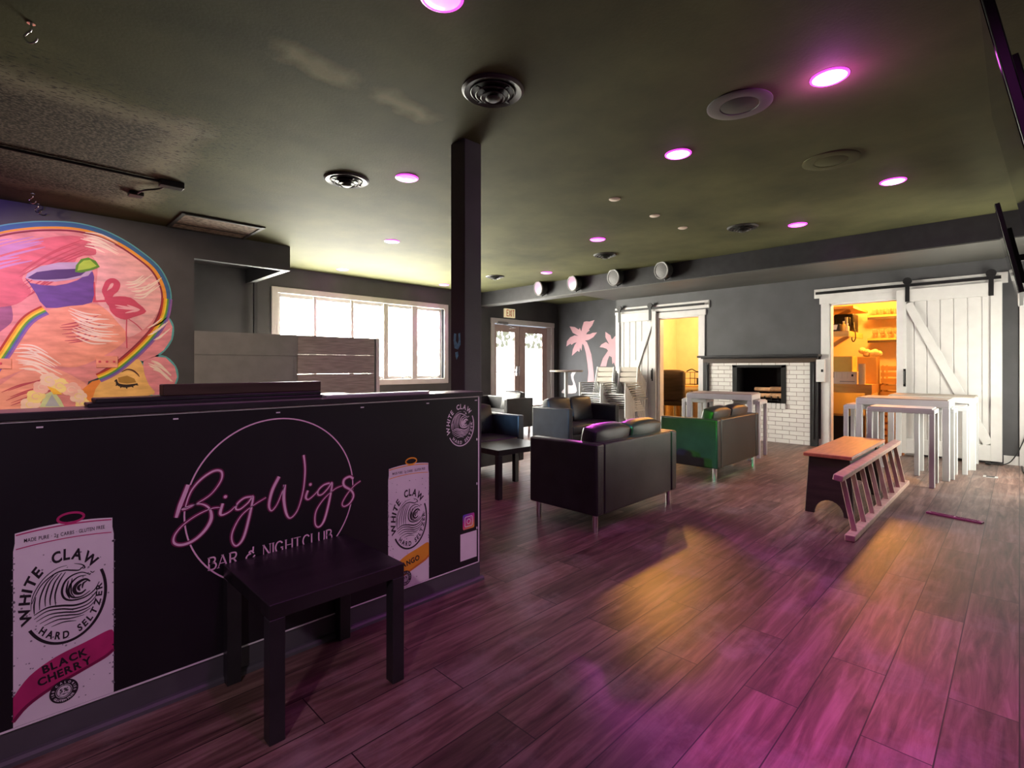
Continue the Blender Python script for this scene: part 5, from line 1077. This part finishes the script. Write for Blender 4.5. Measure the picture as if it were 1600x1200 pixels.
def tumbler(): return [(.0001, 0), (.030, 0), (.034, .004), (.040, .11), (.038, .11), (.031, .012), (.0001, .010)]
def stem(): return [(.0001, 0), (.032, 0), (.006, .012), (.005, .06), (.03, .085), (.038, .12), (.034, .165), (.032, .165), (.035, .12), (.026, .088), (.0001, .075)]
g0 = None
for z, prof, lb, grp in ((2.1, tumbler(), 'clear tumbler in the row on the upper glass shelf', 'tumblers on the upper glass shelf'), (1.7, stem(), 'clear stemmed glass in the row on the lower glass shelf', 'stemmed glasses on the lower glass shelf')):
    first = None
    for r_ in range(2):
        for i in range(7):
            p = (-1.78 + i * .10, 10.70 + r_ * .11, z)
            if first is None: first = MB().lathe(prof, 18).build('drinking_glass', 'glass', smooth=60); first.location = p; tag(first, lb, 'glass', grp)
            else: dup(first, p)
def crate(name, label, cat, m_, x0, x1, y0, y1, z0, z1, extra=None, rz=0):
    c_ = ((x0 + x1) / 2, (y0 + y1) / 2, z0); t = thing(name, label, cat, c_, rz); a, b, h = (x1 - x0) / 2, (y1 - y0) / 2, z1 - z0
    MB().box(-a, a, -b, b, 0, h - .004).build('body', m_, t, bevel=.005)
    if extra: extra(t, a, b, h)
    else: MB().box(-a + .002, -.003, -b + .002, b - .002, h - .004, h).box(.003, a - .002, -b + .002, b - .002, h - .004, h).build('flaps', m_, t)
    return t
def panels(t, a, b, h):
    m = MB()
    for i in range(4): m.box(-a * .55 + i * a * .42, -a * .55 + i * a * .42 + a * .01, -b - .001, -b, h * .45, h * .95)
    m.box(-a * .3, a * .85, -b - .001, -b, h * .18, h * .24); m.build('printed_lines', 'print_grey', t); MB().box(-a, -a * .75, -b - .002, -b, h * .5, h).box(a * .6, a * .75, -b - .002, -b, h * .62, h * .8).build('dark_print', 'soot', t); MB().box(-a, a, -b, b, h - .004, h).build('lid', 'white_box', t)
crate('printed_box', 'white printed cardboard box lying on the storeroom workbench', 'box', 'white_box', -2.15, -1.80, 9.42, 9.75, .935, 1.13, panels)
crate('yellow_box', 'yellow box sitting on top of the white printed box', 'box', 'yellow_box', -2.17, -1.86, 9.43, 9.73, 1.131, 1.375)
crate('cardboard_box', 'tall brown cardboard box on the workbench with cloths on top', 'box', 'cardboard', -1.86, -1.605, 9.78, 10.05, .936, 1.37)
m = MB(); R8 = random.Random(5)
for i in range(9):
    cx_, cy_, r_ = -1.83 + i * .03 + R8.uniform(-.03, .03), 9.9 + R8.uniform(-.08, .08), R8.uniform(.035, .06); m.lathe([(.0001, 0)] + [(r_ * math.sin(a), r_ - r_ * math.cos(a)) for a in [k * PI / 6 for k in range(1, 6)]] + [(.0001, 2 * r_)], 10, (cx_, cy_, 1.37 + R8.uniform(0, .05) * (1 if i % 3 == 0 else .1)))
o = m.build('crumpled_cloths', 'cloth', smooth=180); tag(o, 'crumpled pale cloths heaped on the tall cardboard box', 'cloths')
t = thing('cup_stack', 'tall stack of white paper cups on the workbench', 'cups', (-1.735, 9.44, .935))
for i in range(16): MB().lathe([(.040, i * .02), (.050, i * .02 + .016), (.053, i * .02 + .02), (.049, i * .02 + .02), (.039, i * .02 + .004)], 20).build('paper_cup', 'paper_cup', t, smooth=40)
t = crate('storage_bin', 'black plastic bin with pale front label on the side shelf', 'bin', 'black_paint', -2.20, -1.985, 9.22, 9.5, 1.766, 1.885, lambda t, a, b, h: MB().prism([(-a * .55, h * .2), (a * .6, h * .2), (a * .75, h * .85), (-a * .7, h * .85)], lambda p, q, k: (p, k, q), -b - .003, -b).build('label', 'paper_cup', t))
for i, (x, h_, mt, lb) in enumerate(((-1.95, .14, 'yellow_box', 'small yellow bottle beside the black bin'), (-1.90, .10, 'cloth', 'round pale jar at the end of the side shelf'))):
    t = thing('bottle', lb, 'bottle', (x, 9.30, 1.766)); MB().lathe([(.0001, 0), (.026, 0), (.028, .01), (.028, h_ * .7), (.012, h_ * .85), (.012, h_)], 16).build('body', mt, t, smooth=50); MB().cyl((0, 0, h_), (0, 0, h_ + .018), .014, 14).build('cap', 'print_white', t, smooth=40)
t = thing('coffee_machine', 'black bar machine with cables on the storeroom side shelf', 'machine', (-2.02, 9.80, 1.766))
MB().box(-.14, .14, -.16, .16, 0, .30).box(-.10, .10, -.2, .1, .08, .24).build('body', 'black_metal', t, bevel=.02); MB().cyl((.05, -.22, .05), (.05, -.22, .24), .022, 14).build('nozzle', 'steel', t, smooth=40)
m = MB(); m.tube(smooth_path([(.12, -.15, .12), (.17, -.25, .02), (.19, -.30, -.10), (.165, -.32, -.16), (.14, -.30, -.10), (.16, -.24, .05), (.12, -.1, .2)], 6), .008); m.build('cable_loop', 'black_metal', t, smooth=60)
for i, (x, y, z, lb) in enumerate(((-1.42, 10.15, .0, 'lowest orange crate stacked beyond the workbench end'), (-1.42, 10.15, .31, 'orange crate second from the floor beyond the workbench'), (-1.42, 10.15, .62, 'orange crate third from the floor beyond the workbench'), (-1.42, 10.15, .93, 'topmost orange crate beyond the workbench'))):
    t = thing('slatted_crate', lb, 'crate', (x, y, z)); m = MB()
    for k in range(3): m.box(-.16, .16, -.2, -.185, .02 + k * .1, .09 + k * .1).box(-.16, .16, .185, .2, .02 + k * .1, .09 + k * .1).box(-.16, -.145, -.185, .185, .02 + k * .1, .09 + k * .1).box(.145, .16, -.185, .185, .02 + k * .1, .09 + k * .1)
    m.build('slats', 'pine', t); m = MB()
    for sx in (-1, 1):
        for sy in (-1, 1): m.box(sx * .13 - .012, sx * .13 + .012, sy * .175 - .01, sy * .175 + .01, 0, .305)
    m.build('corner_posts', 'pine', t); MB().box(-.145, .145, -.185, .185, 0, .015).build('bottom', 'pine', t)
crate('dark_tub', 'dark tub under the storeroom workbench', 'tub', 'black_paint', -2.35, -1.75, 9.5, 9.95, 0, .42)
crate('yellow_carton', 'small yellow carton standing on the dark tub', 'carton', 'yellow_box', -2.02, -1.80, 9.6, 9.85, .421, .60)
lamp('POINT', 'office_bulb', (-4.5, 9.9, 2.35), WARM_OFFICE, 55, size=.12)
lamp('POINT', 'store_bulb', (-1.55, 9.75, 2.40), WARM, 70, size=.12)
